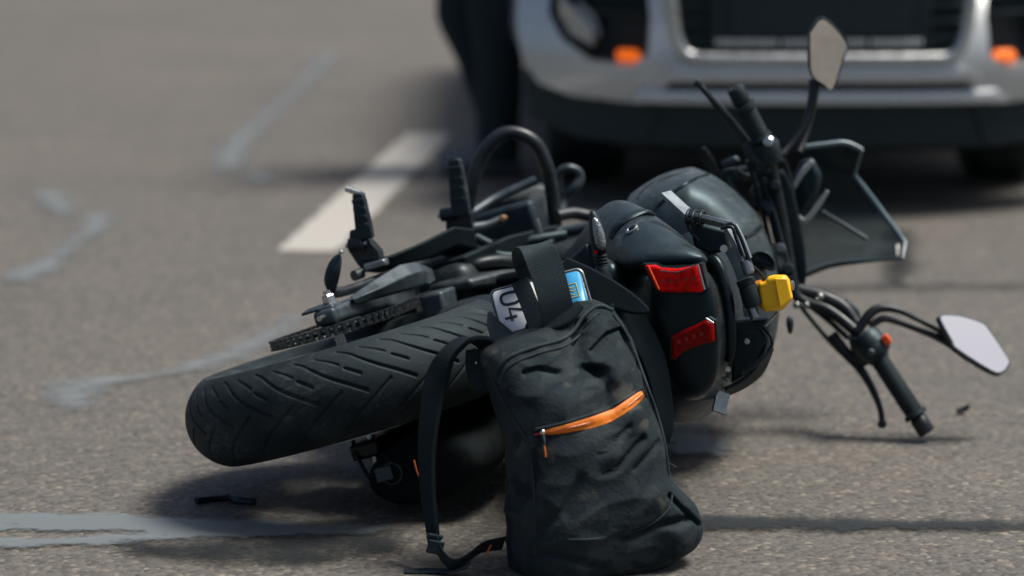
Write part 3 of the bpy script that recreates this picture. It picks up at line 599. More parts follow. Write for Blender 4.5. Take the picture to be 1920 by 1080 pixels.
# ---- fuel tank
tank = loft('fuel_tank', [BP([(p[0], p[1], f) for p in s]) for f, s in (
    (.36, [(1150, 470), (1180, 410), (1225, 375), (1290, 370), (1340, 395), (1390, 450), (1418, 530), (1418, 640), (1380, 715), (1300, 745), (1200, 670), (1150, 560)]),
    (.44, [(1142, 452), (1172, 380), (1228, 342), (1290, 333), (1348, 355), (1404, 415), (1438, 510), (1446, 630), (1408, 722), (1320, 765), (1210, 680), (1150, 560)]),
    (.56, [(1150, 440), (1182, 358), (1236, 320), (1292, 310), (1350, 332), (1414, 398), (1450, 485), (1468, 610), (1432, 708), (1340, 760), (1230, 680), (1160, 560)]),
    (.70, [(1180, 430), (1215, 352), (1258, 322), (1305, 314), (1356, 332), (1418, 395), (1454, 475), (1470, 590), (1438, 690), (1360, 740), (1250, 660), (1190, 550)]),
    (.84, [(1240, 430), (1270, 372), (1300, 350), (1330, 346), (1370, 360), (1425, 412), (1455, 480), (1468, 570), (1440, 650), (1380, 690), (1290, 630), (1245, 540)]),
    (.90, [(1290, 440), (1310, 400), (1335, 385), (1350, 382), (1380, 392), (1425, 430), (1448, 490), (1456, 560), (1435, 620), (1390, 650), (1320, 600), (1290, 530)]))], 'tank', bike, sub=3)
cr_ = tank.data.attributes.new('crease_edge', 'FLOAT', 'EDGE')
for e_ in tank.data.edges:
    a_, b_ = e_.vertices
    if a_ % 12 == b_ % 12 and a_ % 12 in (1, 3, 5, 8): cr_.data[e_.index].value = .75 if a_ % 12 != 5 else .55
bpy.context.view_layer.update(); kb = bvh_of(tank)
def ksurf(px, py, off=0.0):
    h = kb.ray_cast(C0, ray(px, py).normalized())
    if h[0] is None: return None
    q = h[0] + h[1] * off - BO; return Vector((q.dot(BF), q.dot(BL), q.dot(BU)))
for ln in ([(1232, 388), (1262, 362), (1295, 340), (1326, 328)], [(1396, 446), (1412, 437), (1426, 425)]):
    q = [ksurf(x, y, .0) for x, y in ln]
    if all(v is not None for v in q): tube('panel_seam', q, .0045, 'gloss', bike, curve=6, n=8)
q = [ksurf(x, y, .0) for x, y in ((1196, 372), (1215, 352), (1245, 334), (1275, 326))]
if all(v is not None for v in q): tube('knee_recess', q, [.004, .012, .012, .004], 'plastic', bike, curve=5, flat=((0, 1, 0), .35))
loft('tank_shoulder', [BP([(p[0], p[1], f) for p in s]) for f, s in (
    (.40, [(1402, 480), (1425, 470), (1446, 476), (1456, 500), (1440, 505), (1415, 490)]), (.36, [(1398, 482), (1420, 468), (1446, 474), (1459, 508), (1440, 498), (1415, 488)]), (.50, [(1405, 470), (1430, 460), (1450, 470), (1462, 520), (1440, 520), (1415, 490)]))], 'satin', bike, sub=2)

# ---- rear rack of flat bar, with lashed cable
def flatbar(name, pts, w_, t_, m='alu'):
    P = BP(pts); return ribbon(name, P, Vector((1, .15, .25)), w_, t_, m, bike, curve=2, bevel=.0012)
M['rack'] = mat('rack_grey', (.17, .21, .23), .45, metal=.3, var=.25, dust=.02)
rk = ribbon('rack_bar', BP([(1247, 362, -.04), (1272, 385, -.05), (1300, 410, -.06)]), Vector((1, .1, .35)), .030, .008, 'rack', bike, curve=2)
ribbon('rack_bar', BP([(1296, 406, -.06), (1335, 414, -.08), (1372, 424, -.09)]), Vector((1, -.5, .1)), .040, .008, 'rack', bike, curve=2)
ribbon('rack_bar', BP([(1368, 424, -.09), (1384, 452, -.1), (1398, 488, -.1)]), Vector((1, .2, .5)), .030, .010, 'rack', bike, curve=2)
lathe('rack_end', B(1397, 488, -.1), B(1405, 512, -.1) - B(1397, 488, -.1), [(.010, 0), (.011, .004), (.011, .022), (.008, .026)], 'alu', bike, n=18)
prism('rack_plate', BP([(1292, 416, -.05), (1365, 432, -.05), (1368, 470, -.05), (1330, 478, -.05), (1300, 462, -.05)]), (.09, 0, 0), 'plastic', bike, bevel=.006)
loft('rack_strut', [BP([(1312, 470, -.06), (1345, 466, -.06), (1352, 475, -.04), (1316, 480, -.04)]), BP([(1335, 520, -.08), (1368, 510, -.08), (1372, 520, -.05), (1338, 530, -.05)]), BP([(1352, 590, -.1), (1382, 585, -.1), (1386, 590, -.06), (1356, 600, -.06)]), BP([(1350, 690, -.1), (1384, 690, -.1), (1386, 690, -.06), (1352, 690, -.06)])], 'gloss', bike, sub=2)
lathe('rack_bolt', B(1357, 466, -.08), (-1, 0, .2), [(.007, 0), (.007, .006), (.004, .006), (.004, .009)], 'steel', bike, n=14)
lathe('rack_bolt', B(1400, 640, -.08), (-1, 0, .2), [(.006, 0), (.006, .006), (.004, .009)], 'alu', bike, n=12)
lathe('rack_bolt', B(1365, 692, -.11), (-1, 0, .2), [(.005, 0), (.005, .005)], 'steel', bike, n=10)
for x, y in ((1292, 406), (1302, 408), (1316, 409)):
    c = B(x, y, -.07); lp = [c + Vector((.026 * math.cos(a), .013 * math.sin(a) * .9, .013 * math.sin(a) * .4)) for a in [2 * math.pi * k / 16 for k in range(17)]]
    tube('lashing_cable', lp, .0032, 'cable', bike, n=8)
tube('lashing_cable', BP([(1296, 412, -.09), (1290, 425, -.08), (1300, 440, -.08), (1310, 452, -.08)]), .003, 'cable', bike, curve=5, n=8)
tube('lashing_cable', BP([(1358, 424, -.12), (1374, 420, -.12), (1386, 440, -.12), (1398, 470, -.11), (1408, 498, -.10)]), .0036, 'cable', bike, curve=5, n=8)
tube('lashing_cable', BP([(1352, 428, -.12), (1372, 426, -.125), (1380, 446, -.125), (1392, 478, -.115)]), .0036, 'cable', bike, curve=5, n=8)
tube('lashing_cable', BP([(1405, 495, -.1), (1425, 512, -.08), (1440, 540, -.05)]), .003, 'cable', bike, curve=5, n=8)
pc = B(1396, 522, -.08); pd = (B(1415, 575, -.08) - pc).normalized()
lathe('rack_clamp', pc, pd, [(.014, 0), (.017, .002), (.017, .012), (.015, .014), (.017, .016), (.018, .05), (.016, .054)], 'grip', bike, n=20)
lathe('rack_peg', B(1408, 574, -.08), pd, [(.008, 0), (.0095, .004), (.0095, .022), (.007, .025)], 'alu', bike, n=16)
ribbon('rack_bar', BP([(1356, 736, -.09), (1352, 752, -.1), (1347, 774, -.11)]), Vector((1, .1, 1.2)), .026, .008, 'rack', bike, curve=2)
ribbon('rack_bar', BP([(1360, 735, -.06), (1395, 718, -.05), (1425, 690, -.04), (1442, 650, -.03)]), Vector((1, -.5, .3)), .026, .008, 'metal', bike, curve=4)
tube('lashing_cable', BP([(1430, 612, -.08), (1446, 632, -.09), (1444, 655, -.09), (1420, 682, -.1), (1390, 700, -.1)]), .0034, 'cable', bike, curve=5, n=8)
tube('lashing_cable', BP([(1425, 615, -.08), (1438, 640, -.09), (1430, 668, -.1), (1400, 692, -.1)]), .0034, 'cable', bike, curve=5, n=8)
tube('rack_stay', BP([(1434, 612, -.06), (1458, 586, -.04)]), .0028, 'alu', bike, n=8)
prism('rack_plate', BP([(1375, 600, -.04), (1440, 600, -.04), (1440, 640, -.04), (1420, 690, -.04), (1370, 720, -.04)]), (.05, 0, 0), 'plastic', bike, bevel=.006)

# ---- front end: forks, steering head, bars, instruments, screen
FW = Vector((1.43, 0.0, 0.0))
front = wheel('front_wheel', FW.x, FW.z,   .31, .062, .045, 220, 24, False, .215)
for s in (-1, 1):
    tube('fork_leg', [FW + Vector((0, .10 * s, 0)), FW + Vector((-.20, .10 * s, .22)), (.90, .10 * s - .03, .62)], [.030, .028, .022], 'metal', bike, n=16)
    lathe('brake_disc', FW + Vector((0, .075 * s, 0)), (0, s, 0), [(.07, 0), (.15, 0), (.15, .005), (.07, .005)], 'alu', bike, n=48)
loft('front_fender', [[FW + Vector((-(.335 + h) * math.cos(a), l, (.335 + h) * math.sin(a))) for l, h in ((-.07, -.02), (-.05, .005), (0, .018), (.05, .005), (.07, -.02), (0, .008))] for a in [R(10 + 14 * k) for k in range(9)]], 'plastic', bike, sub=1)
tube('steering_head', [(.86, -.03, .52), (.80, -.04, .72)], .04, 'metal', bike, n=16)
fh = .80
HB = BP([(1384, 182, .74), (1432, 268, .77), (1450, 330, .80), (1470, 430, .82), (1484, 520, .83), (1500, 560, .83), (1550, 580, .83), (1600, 618, .82), (1645, 668, .80), (1738, 790, .78)])
# the right grip end stands on the road
e = BW(HB[-1]); HB[-1] += Vector(((e.z - .022) * -BF.z, (e.z - .022) * -BL.z, (e.z - .022) * -BU.z)) * 1.0
hb = tube('handlebar', HB, [.0125] * 10, 'metal', bike, curve=6, n=14)
def gripmesh(name, a, b_, tipc, tipr):
    ax = (b_ - a).normalized(); Ln = (b_ - a).length; prof = [(.019, 0), (.024, .002), (.024, .008), (.019, .010)]
    k = .012
    while k < Ln - .012: prof += [(.0202, k), (.0202, k + .004), (.0188, k + .005), (.0188, k + .0065)]; k += .0075
    prof += [(.025, Ln - .010), (.025, Ln)]
    g = lathe(name, a, ax, prof, 'grip', bike, n=24)
    lathe('bar_end', b_, ax, [(.014, -.002), (.016, .002), (.0185, .006), (.0185, .036), (.016, .041), (.007, .041), (.006, .034)], tipc, g, n=24)
    return g
gl1 = gripmesh('grip', B(1428, 262, .765), B(1394, 196, .745), 'grip', 0)
gr1 = gripmesh('grip', HB[8], HB[8].lerp(HB[9], .80), 'metal', 0)
# clutch and brake levers
tube('clutch_lever', BP([(1418, 300, .79), (1395, 262, .775), (1360, 215, .76), (1328, 178, .745), (1309, 157, .74)]), [.012, .010, .008, .0065, .007], 'metal', bike, curve=5, n=12)
lathe('lever_ball', B(1309, 157, .74) - Vector((0, .009, 0)), (0, 1, 0), [(.004, 0), (.009, .004), (.010, .009), (.009, .014), (.004, .018)], 'metal', bike, n=16)
prism('lever_perch', BP([(1396, 262, .76), (1412, 268, .76), (1440, 300, .76), (1432, 318, .76), (1400, 300, .76), (1392, 282, .76)]), (.03, 0, 0), 'metal', bike, bevel=.006)
lathe('switch_housing', B(1428, 262, .77), B(1452, 312, .79) - B(1428, 262, .77), [(.020, 0), (.026, .004), (.028, .02), (.028, .04), (.024, .055), (.018, .058)], 'plastic', bike, n=20)
lathe('clamp_bolt', B(1441, 266, .74), (-1, .3, .2), [(.011, 0), (.011, .006), (.007, .009)], 'steel', bike, n=16)
prism('master_cylinder', BP([(1428, 250, .78), (1455, 262, .78), (1460, 285, .78), (1435, 285, .78)]), (.03, 0, 0), 'swing', bike, bevel=.006)
# right side
tube('brake_lever', BP([(1560, 628, .84), (1585, 660, .83), (1612, 690, .82), (1635, 728, .81), (1650, 765, .80), (1654, 792, .795)]), [.012, .012, .010, .008, .0065, .0065], 'metal', bike, curve=5, n=12)
lathe('lever_ball', B(1654, 795, .795) - Vector((0, .009, 0)), (0, 1, 0), [(.004, 0), (.009, .004), (.010, .009), (.009, .014), (.004, .018)], 'metal', bike, n=16)
sd = (HB[9] - HB[8]).normalized()
sh = lathe('switch_housing', B(1617, 628, .80), (B(1654, 672, .79) - B(1617, 628, .80)), [(.018, 0), (.03, .003), (.034, .012), (.034, .045), (.030, .056), (.02, .06)], 'plastic', bike, n=20)
box('start_button', B(1662, 637, .775), (.012, .022, .016), 'orangebtn', bike, bevel=.003, ax=(Vector((1, 0, 0)), Vector((0, .95, -.3)), Vector((0, .3, .95))))
lathe('switch_rocker', B(1634, 660, .765), (-1, 0, 0), [(.008, 0), (.008, .008), (.005, .011)], 'swing', bike, n=12)
loft('brake_reservoir', [BP([(1572, 585, .84), (1586, 556, .84), (1610, 582, .84), (1616, 606, .84), (1600, 618, .84), (1582, 610, .84)]), BP([(1572, 585, .90), (1586, 556, .90), (1612, 582, .90), (1616, 606, .90), (1600, 618, .90), (1582, 610, .90)])], 'plastic', bike, sub=0, bevel=.008)
prism('lever_perch', BP([(1588, 630, .80), (1612, 632, .80), (1634, 668, .80), (1624, 690, .80), (1600, 676, .80)]), (.04, 0, 0), 'metal', bike, bevel=.006)
tube('bar_brace', BP([(1498, 545, .84), (1540, 556, .84), (1580, 575, .84), (1605, 606, .83)]), [.016, .015, .014, .012], 'metal', bike, curve=5)
tube('brake_line', BP([(1490, 560, .85), (1530, 610, .85), (1570, 655, .84), (1600, 680, .83)]), .005, 'cable', bike, curve=5, n=8)
tube('brake_line', BP([(1500, 560, .84), (1550, 598, .83), (1590, 634, .82)]), .006, 'cable', bike, curve=5, n=8)
tube('control_cable', BP([(1410, 300, .80), (1430, 350, .82), (1450, 420, .84), (1470, 500, .85), (1484, 560, .85)]), .006, 'cable', bike, curve=6, n=8)
tube('control_cable', BP([(1380, 320, .82), (1400, 330, .85), (1440, 330, .88), (1480, 360, .9)]), .007, 'cable', bike, curve=6, n=8)
for x, y in ((1494, 572), (1512, 572), (1538, 556)):
    lathe('clamp_bolt', B(x, y, .815), (-1, 0, 0), [(.008, 0), (.008, .006), (.005, .009)], 'steel', bike, n=12)
for x, y, f, r_, m_ in ((1432, 318, .80, .016, 'plastic'), (1452, 352, .80, .014, 'matte'), (1440, 392, .82, .018, 'plastic'), (1462, 470, .80, .013, 'swing'), (1476, 508, .80, .015, 'matte')):
    lathe('clamp_fitting', B(x, y, f), (-1, .2, .3), [(r_, 0), (r_, .02), (r_ * .7, .026), (r_ * .6, .03)], m_, bike, n=14)
for ln in ([(1402, 300, .81), (1420, 360, .84), (1440, 440, .84), (1466, 530, .84), (1500, 566, .83)], [(1418, 296, .82), (1446, 380, .80), (1462, 440, .80), (1478, 500, .80)], [(1470, 300, .86), (1486, 360, .88), (1480, 430, .88), (1500, 500, .88)], [(1360, 330, .86), (1388, 372, .86), (1420, 392, .86), (1452, 400, .86)]):
    tube('control_cable', BP(ln), .0055, 'cable', bike, curve=6, n=8)
prism('ignition_barrel', BP([(1404, 352, .84), (1430, 340, .84), (1440, 372, .84), (1412, 384, .84)]), (.04, 0, 0), 'swing', bike, bevel=.006)
# triple clamp, risers and the dark cluster of parts on the steering axis
loft('triple_clamp', [BP([(1418, 300, .84), (1465, 290, .84), (1480, 300, .84), (1470, 340, .84), (1430, 350, .84)]), BP([(1432, 380, .85), (1480, 370, .85), (1500, 380, .85), (1490, 420, .85), (1440, 430, .85)]),
                      BP([(1450, 450, .86), (1500, 440, .86), (1512, 450, .86), (1508, 500, .86), (1460, 500, .86)]), BP([(1468, 540, .86), (1510, 530, .86), (1520, 545, .86), (1510, 570, .86), (1478, 570, .86)])], 'plastic', bike, sub=1)
loft('fairing_side', [BP([(1440, 330, .90), (1458, 322, .90), (1470, 335, .95), (1452, 345, .95)]), BP([(1462, 400, .92), (1484, 392, .92), (1494, 405, .98), (1470, 415, .98)]), BP([(1478, 460, .92), (1502, 455, .92), (1508, 465, .98), (1486, 475, .98)]), BP([(1478, 525, .92), (1496, 530, .92), (1500, 540, .98), (1480, 540, .98)])], 'gloss', bike, sub=2)
prism('tank_trim', BP([(1400, 300, .86), (1418, 292, .86), (1424, 300, .86), (1402, 312, .86)]), (.02, 0, 0), 'swing', bike, bevel=.004)
loft('hand_deflector', [BP([(1312, 272, .82), (1318, 268, .82), (1322, 280, .82), (1314, 284, .82)]), BP([(1312, 290, .83), (1332, 282, .83), (1340, 300, .83), (1316, 310, .83)]), BP([(1324, 315, .84), (1342, 304, .84), (1350, 320, .84), (1334, 330, .84)]), BP([(1340, 334, .85), (1350, 326, .85), (1354, 336, .85), (1346, 342, .85)])], 'metal', bike, sub=2)
prism('deflector_bracket', BP([(1350, 304, .85), (1378, 292, .85), (1386, 302, .85), (1356, 316, .85)]), (.02, 0, 0), 'swing', bike, bevel=.004)
prism('fork_cover', BP([(1350, 320, .86), (1400, 312, .86), (1420, 330, .86), (1380, 345, .86), (1352, 340, .86)]), (.05, 0, 0), 'plastic', bike, bevel=.006)
M['trim'] = mat('pale_trim', (.42, .44, .43), .4)
# instrument pod
ip = BP([(1476, 346, .92), (1502, 300, .92), (1522, 297, .92), (1538, 328, .92), (1532, 362, .92), (1504, 402, .92), (1488, 392, .92)])
ins = prism('instrument_pod', ip, (.03, 0, 0), 'plastic', bike, bevel=.006)
prism('display', [ (sum(ip, Vector()) / 7).lerp(q, .84) - Vector((.004, 0, 0)) for q in ip], (.006, 0, 0), 'screen', ins, bevel=.002)
tube('trim', BP([(1486, 356, .914), (1500, 330, .914), (1512, 314, .914), (1524, 302, .914)]), [.004, .006, .007, .005], 'trim', ins, n=8)
tube('trim', BP([(1497, 405, .914), (1510, 414, .914), (1532, 388, .914), (1552, 358, .914)]), [.004, .006, .006, .004], 'trim', ins, curve=3, n=8)
prism('pod_mount', BP([(1500, 398, .93), (1528, 372, .93), (1548, 360, .93), (1512, 410, .93)]), (.02, 0, 0), 'swing', ins, bevel=.002)
tube('display_bracket', BP([(1438, 370, .90), (1456, 356, .9), (1476, 340, .91)]), .008, 'swing', bike, n=10)
lathe('clamp_bolt', B(1462, 334, .88), (-1, 0, 0), [(.008, 0), (.008, .006)], 'steel', bike, n=12)
# wind screen: a bent clear sheet with rolled edges
ws = [[(1500, 277, .98), (1545, 271, 1.00), (1585, 268, 1.02), (1616, 281, 1.03)],
      [(1500, 318, 1.02), (1540, 321, 1.05), (1575, 325, 1.06), (1602, 328, 1.07)],
      [(1498, 380, 1.03), (1545, 385, 1.06), (1600, 390, 1.07), (1650, 392, 1.08)],
      [(1498, 440, 1.01), (1560, 443, 1.04), (1620, 448, 1.05), (1697, 455, 1.06)],
      [(1500, 516, .96), (1556, 496, .99), (1630, 488, 1.01), (1692, 485, 1.02)]]
rows = [catmull(BP(r), 4) for r in ws]; cols = [[rows[i][j].lerp(rows[i + 1][j], k / 5) for i in range(4) for k in range(5)] + [rows[4][j]] for j in range(len(rows[0]))]
nr, nc = len(cols[0]), len(cols); vs = [cols[j][i] for i in range(nr) for j in range(nc)]
fs = [(i * nc + j, i * nc + j + 1, (i + 1) * nc + j + 1, (i + 1) * nc + j) for i in range(nr - 1) for j in range(nc - 1)]
wsc = mesh('wind_screen', vs, fs, 'screenglass', bike, solid=.004)
M['edge'] = mat('screen_edge', (.10, .15, .17), .25, rvar=.05)
top = [cols[-1][i] for i in range(nr)]
tube('screen_edge', top[0:nr], [.003, .003, .006, .007, .006, .005, .003], 'edge', wsc, n=8)
tube('screen_edge', [cols[j][0] for j in range(nc)], .006, 'edge', wsc, n=8)
tube('screen_edge', [cols[j][nr - 1] for j in range(nc)], [.010, .009, .007, .004, .003], 'plastic', wsc, n=8)
tube('screen_stay', BP([(1540, 396, 1.0), (1580, 420, 1.02), (1625, 448, 1.03)]), .005, 'swing', wsc, n=8)
loft('headlight', [[Vector((f, -.05 + r * math.cos(a) * 1.3, .50 + r * math.sin(a))) for a in [2 * math.pi * k / 14 for k in range(14)]] for f, r in ((.94, .06), (1.0, .085), (1.08, .075), (1.13, .05))], 'plastic', bike, sub=1)
# mirrors
def mirror(poly, stem, stemr, f0, nrm_w, slot):
    """poly: glass outline seen from behind; nrm_w: world direction the glass faces"""
    c0 = BW(B(sum(p[0] for p in poly) / len(poly), sum(p[1] for p in poly) / len(poly), f0)); n_ = Vector(nrm_w).normalized(); pts = []
    for x, y in poly:
        r = ray(x, y); k = (c0 - C0).dot(n_) / r.dot(n_); q = C0 + r * k - BO; pts.append(Vector((q.dot(BF), q.dot(BL), q.dot(BU))))
    nl = Vector((n_.dot(BF), n_.dot(BL), n_.dot(BU))); c = sum(pts, Vector()) / len(pts)
    P = catmull(pts + [pts[0]], 3)[:-1]
    n = len(P)
    rings = [[q + nl * .0005 + (q - c).normalized() * .001 for q in P], [q + (q - c).normalized() * .004 for q in P], [q + (q - c).normalized() * .0045 - nl * .012 for q in P], [c + (q - c) * .8 - nl * .026 for q in P], [c + (q - c) * .4 - nl * .034 for q in P]]
    vs = [q for r in rings for q in r]; fs = [(i * n + k, i * n + (k + 1) % n, (i + 1) * n + (k + 1) % n, (i + 1) * n + k) for i in range(4) for k in range(n)] + [tuple(range(n)), tuple(4 * n + k for k in range(n))]
    hs = mesh('mirror', vs, fs, 'plastic', bike, angle=50)
    gp_ = [q + nl * .0016 for q in P]; mesh('mirror_glass', gp_ + [q - nl * .0008 for q in gp_], prismgeo(P, (0, 0, 0))[1], 'mirror', hs, smooth=False)
    return hs, c - nl * .02
m1, b1 = mirror([(1519, 62), (1544, 36), (1586, 80), (1580, 108), (1561, 166), (1545, 158), (1523, 140), (1519, 100)], None, 0, .86, (.05, -1, -.10), 0)
tube('mirror_stem', BP([(1526, 150, .89), (1521, 185, .88), (1508, 235, .86), (1486, 268, .84), (1466, 290, .82)]), [.011, .0075, .006, .006, .008], 'metal', m1, curve=5, n=10)
tube('mirror_stem', BP([(1530, 150, .89), (1526, 190, .88), (1518, 230, .87), (1508, 262, .85), (1498, 286, .83)]), [.011, .0075, .006, .006, .008], 'metal', m1, curve=5, n=10)
m2, b2 = mirror([(1768, 592), (1800, 594), (1838, 606), (1852, 618), (1888, 672), (1889, 684), (1878, 697), (1858, 694), (1795, 654), (1786, 640), (1764, 600)], None, 0, .84, (.52, -1, .72), 0)
tube('mirror_stem', BP([(1790, 640, .87), (1760, 618, .86), (1720, 598, .85), (1685, 582, .84), (1650, 578, .83), (1628, 592, .82), (1608, 622, .81)]), [.010, .0075, .006, .007, .010, .011, .010], 'metal', m2, curve=5, n=10)
tube('mirror_stem', BP([(1785, 646, .87), (1752, 630, .86), (1715, 616, .85), (1682, 604, .84), (1655, 598, .83), (1630, 612, .82)]), [.010, .0075, .006, .006, .008, .008], 'metal', m2, curve=5, n=10)
# lower right shadowed flank: pannier stay and foot guard hide the frame there
loft('flank_guard', [BP([(1465, 580, .60), (1490, 575, .60), (1490, 620, .60), (1470, 640, .60)]), BP([(1476, 600, .62), (1490, 600, .62), (1488, 630, .62), (1484, 632, .62)])], 'plastic', bike, sub=1)

# ---- yellow lock hanging on the rack
yl = empty('lock', 'yellow faceted lock housing fixed to the rear rack of the motorcycle', 'lock', bike.matrix_world.copy())
def ysec(f, s, dx=0): 
    return [B(1453 + dx + (x - 1453) * s, 549 + (y - 549) * s, f) for x, y in ((1421, 530), (1436, 526), (1440, 518), (1452, 515), (1474, 515), (1481, 524), (1487, 560), (1468, 582), (1432, 585), (1426, 572))]
loft('housing', [ysec(-.085, .80, -3), ysec(-.078, .96, -1), ysec(-.05, 1.0), ysec(-.01, .98), ysec(0.0, .9)], 'yellow', yl, sub=0, bevel=.004, seg=3)
prism('facet', [B(1452, 522, -.092), B(1476, 522, -.084), B(1484, 560, -.084), B(1462, 578, -.092)], (.012, 0, 0), 'yellow', yl, bevel=.002)
lathe('collar', B(1421, 553, -.045), B(1410, 556, -.045) - B(1421, 553, -.045), [(.026, -.012), (.026, 0), (.02, .004), (.014, .016)], mat('dark_amber', (.45, .16, .01), .5), yl, n=20)
lathe('key_barrel', B(1484, 535, -.05), B(1490, 535, -.05) - B(1484, 535, -.05), [(.009, 0), (.009, .004), (.006, .005)], 'alu', yl, n=16)

# ============================================================ BACKPACK
def bagmat():
    m = mat('camo_nylon', (.020, .024, .026), .85, bump=.7, bscale=150, spec=.25, rvar=.12)
    nt = m.node_tree; b = nt.nodes['Principled BSDF']; L = nt.links.new
    tc = nt.nodes.new('ShaderNodeTexCoord')
    def cam_(s, off, lo, hi):
        mp = nt.nodes.new('ShaderNodeMapping'); mp.inputs['Location'].default_value = off; L(tc.outputs['Object'], mp.inputs[0])
        n = nt.nodes.new('ShaderNodeTexNoise'); n.inputs['Scale'].default_value = s; n.inputs['Detail'].default_value = 2.5; n.inputs['Distortion'].default_value = .6; L(mp.outputs[0], n.inputs['Vector'])
        r = nt.nodes.new('ShaderNodeMapRange'); r.inputs[1].default_value = lo; r.inputs[2].default_value = hi; L(n.outputs['Fac'], r.inputs[0]); return r.outputs[0]
    def mx(a, c, f):
        x = nt.nodes.new('ShaderNodeMix'); x.data_type = 'RGBA'; x.inputs[7].default_value = (*c, 1); L(f, x.inputs[0])
        if isinstance(a, tuple): x.inputs[6].default_value = (*a, 1)
        else: L(a, x.inputs[6])
        return x.outputs[2]
    c = mx((.017, .0225, .026), (.028, .0345, .037), cam_(14, (0, 0, 0), .50, .56))
    c = mx(c, (.056, .056, .049), cam_(11, (3, 1, 7), .60, .66))
    c = mx(c, (.011, .015, .018), cam_(16, (5, 9, 2), .58, .63))
    L(c, b.inputs['Base Color']); return m
M['bag'] = bagmat()
M['web'] = mat('black_webbing', (.011, .016, .020), .7, bump=.5, bscale=700)
M['mesh'] = mat('padded_mesh', (.007, .011, .014), .9, spec=.25, bump=.8, bscale=1200)
bg0 = G(1090, 1078)
bag = empty('backpack', 'dark camouflage backpack with an orange pocket zip standing by the motorcycle', 'backpack', Matrix.Translation(Vector((bg0.x, bg0.y + .08, 0))))
bpy.context.view_layer.update(); BG = bag.matrix_world.translation.copy()
ROWS = [((958, 1088), (1205, 1092), 5.71, .080), ((948, 1070), (1262, 1052), 5.70, .095), ((940, 1040), (1318, 1022), 5.695, .10), ((938, 985), (1330, 994), 5.685, .10), ((936, 940), (1312, 950), 5.675, .10), ((938, 890), (1268, 890), 5.668, .10), ((932, 825), (1256, 812), 5.665, .098), ((914, 765), (1228, 738), 5.672, .094),
        ((900, 710), (1210, 682), 5.682, .086), ((892, 672), (1194, 638), 5.692, .076), ((900, 648), (1174, 602), 5.698, .066), ((936, 628), (1148, 576), 5.70, .05), ((990, 612), (1112, 564), 5.70, .032), ((1030, 598), (1080, 566), 5.70, .012)]
RA = R(24); NT = 240
def sup(c, n): return math.copysign(abs(c) ** (2 / n), c)
lf = catmull([Vector((r[0][0], r[0][1], 0)) for r in ROWS], 14); rf = catmull([Vector((r[1][0], r[1][1], 0)) for r in ROWS], 14); dt = catmull([Vector((r[2], r[3], 0)) for r in ROWS], 14)
nrm_f = Vector((math.sin(RA), -math.cos(RA), 0)); sdv = Vector((math.cos(RA), math.sin(RA), 0))
CREASE = [  # picture-space fold lines: points, half width px, depth m
    ([(985, 700), (1010, 692), (1045, 700)], 7, .010), ([(1092, 610), (1085, 660), (1095, 690), (1128, 700)], 14, .020), ([(1112, 658), (1140, 628), (1166, 618), (1180, 650), (1200, 690)], 6, .012),
    ([(1128, 705), (1145, 730), (1140, 760)], 16, .012), ([(1135, 890), (1165, 870), (1208, 822)], 8, .009), ([(1125, 850), (1165, 815), (1180, 800)], 6, .006), ([(1190, 880), (1220, 850), (1235, 830)], 6, .006),
    ([(1010, 818), (1080, 806), (1150, 782), (1210, 745)], 5, .006), ([(1180, 1010), (1230, 985), (1290, 975)], 9, .012), ([(1255, 930), (1285, 960), (1312, 985)], 6, .010), ([(960, 1050), (1040, 1040), (1110, 1060)], 8, .007), ([(1000, 1000), (1060, 960), (1090, 900)], 14, .007)]
BUMPS = [((1060, 755), 60, .016), ((1165, 690), 45, .012), ((1000, 740), 35, .008), ((1190, 780), 30, .008), ((1150, 850), 30, .008), ((1220, 930), 50, .010), ((1030, 660), 40, .008), ((1270, 1010), 30, .012)]
def segd(p, pl):
    best = 9e9
    for a, b_ in zip(pl[:-1], pl[1:]):
        dx, dy = b_[0] - a[0], b_[1] - a[1]; t = max(0, min(1, ((p[0] - a[0]) * dx + (p[1] - a[1]) * dy) / (dx * dx + dy * dy))); best = min(best, math.hypot(p[0] - a[0] - t * dx, p[1] - a[1] - t * dy))
    return best
bv, bf = [], []; seamL, seamR = [], []
for i in range(len(lf)):
    dep, th = dt[i].x, dt[i].y
    l, r = D(lf[i].x, lf[i].y, dep), D(rf[i].x, rf[i].y, dep); c = (l + r) / 2; e = (r - l).length / 2; tilt = (r.z - l.z) / 2
    ww = max(.01, (e - th * math.sin(RA) * .72) / math.cos(RA))
    for k in range(NT):
        a = 2 * math.pi * k / NT - math.pi / 2; n_ = 3.6
        x, y = sup(math.cos(a), n_), -sup(math.sin(a), n_)      # y = +1 at the front
        p = c + sdv * ww * x + nrm_f * th * y + Vector((0, 0, tilt * x))
        fr = max(0, y)
        nn = (sdv * x * .4 + nrm_f * y).normalized()
        ps = Vector((p.x * 9 + p.z * 5, p.y * 6, p.z * 16 - p.x * 6)); p += nn * (noise.fractal(p * 6, 1.0, 2.0, 2) * .006 + (1 - abs(noise.noise(ps)) * 2) ** 3 * .0035)
        if fr > .3:
            q = proj(p)
            for pl, hw_, dd_ in CREASE:
                if not (pl[0][0] - 60 < q[0] < pl[-1][0] + 60): continue
                s = segd(q, pl); hw = hw_ * .72; dd = dd_ * 1.45
                if s < hw * 3: p -= nrm_f * dd * math.exp(-(s / hw) ** 2) * fr
            for cc, rr, dd in BUMPS:
                s = math.hypot(q[0] - cc[0], q[1] - cc[1])
                if s < rr * 2: p += nrm_f * dd * math.exp(-(s / rr * 1.3) ** 2) * fr
        p.z = max(p.z, .002)
        bv.append(p - BG)
for i in range(len(lf) - 1):
    for k in range(NT): bf.append((i * NT + k, i * NT + (k + 1) % NT, (i + 1) * NT + (k + 1) % NT, (i + 1) * NT + k))
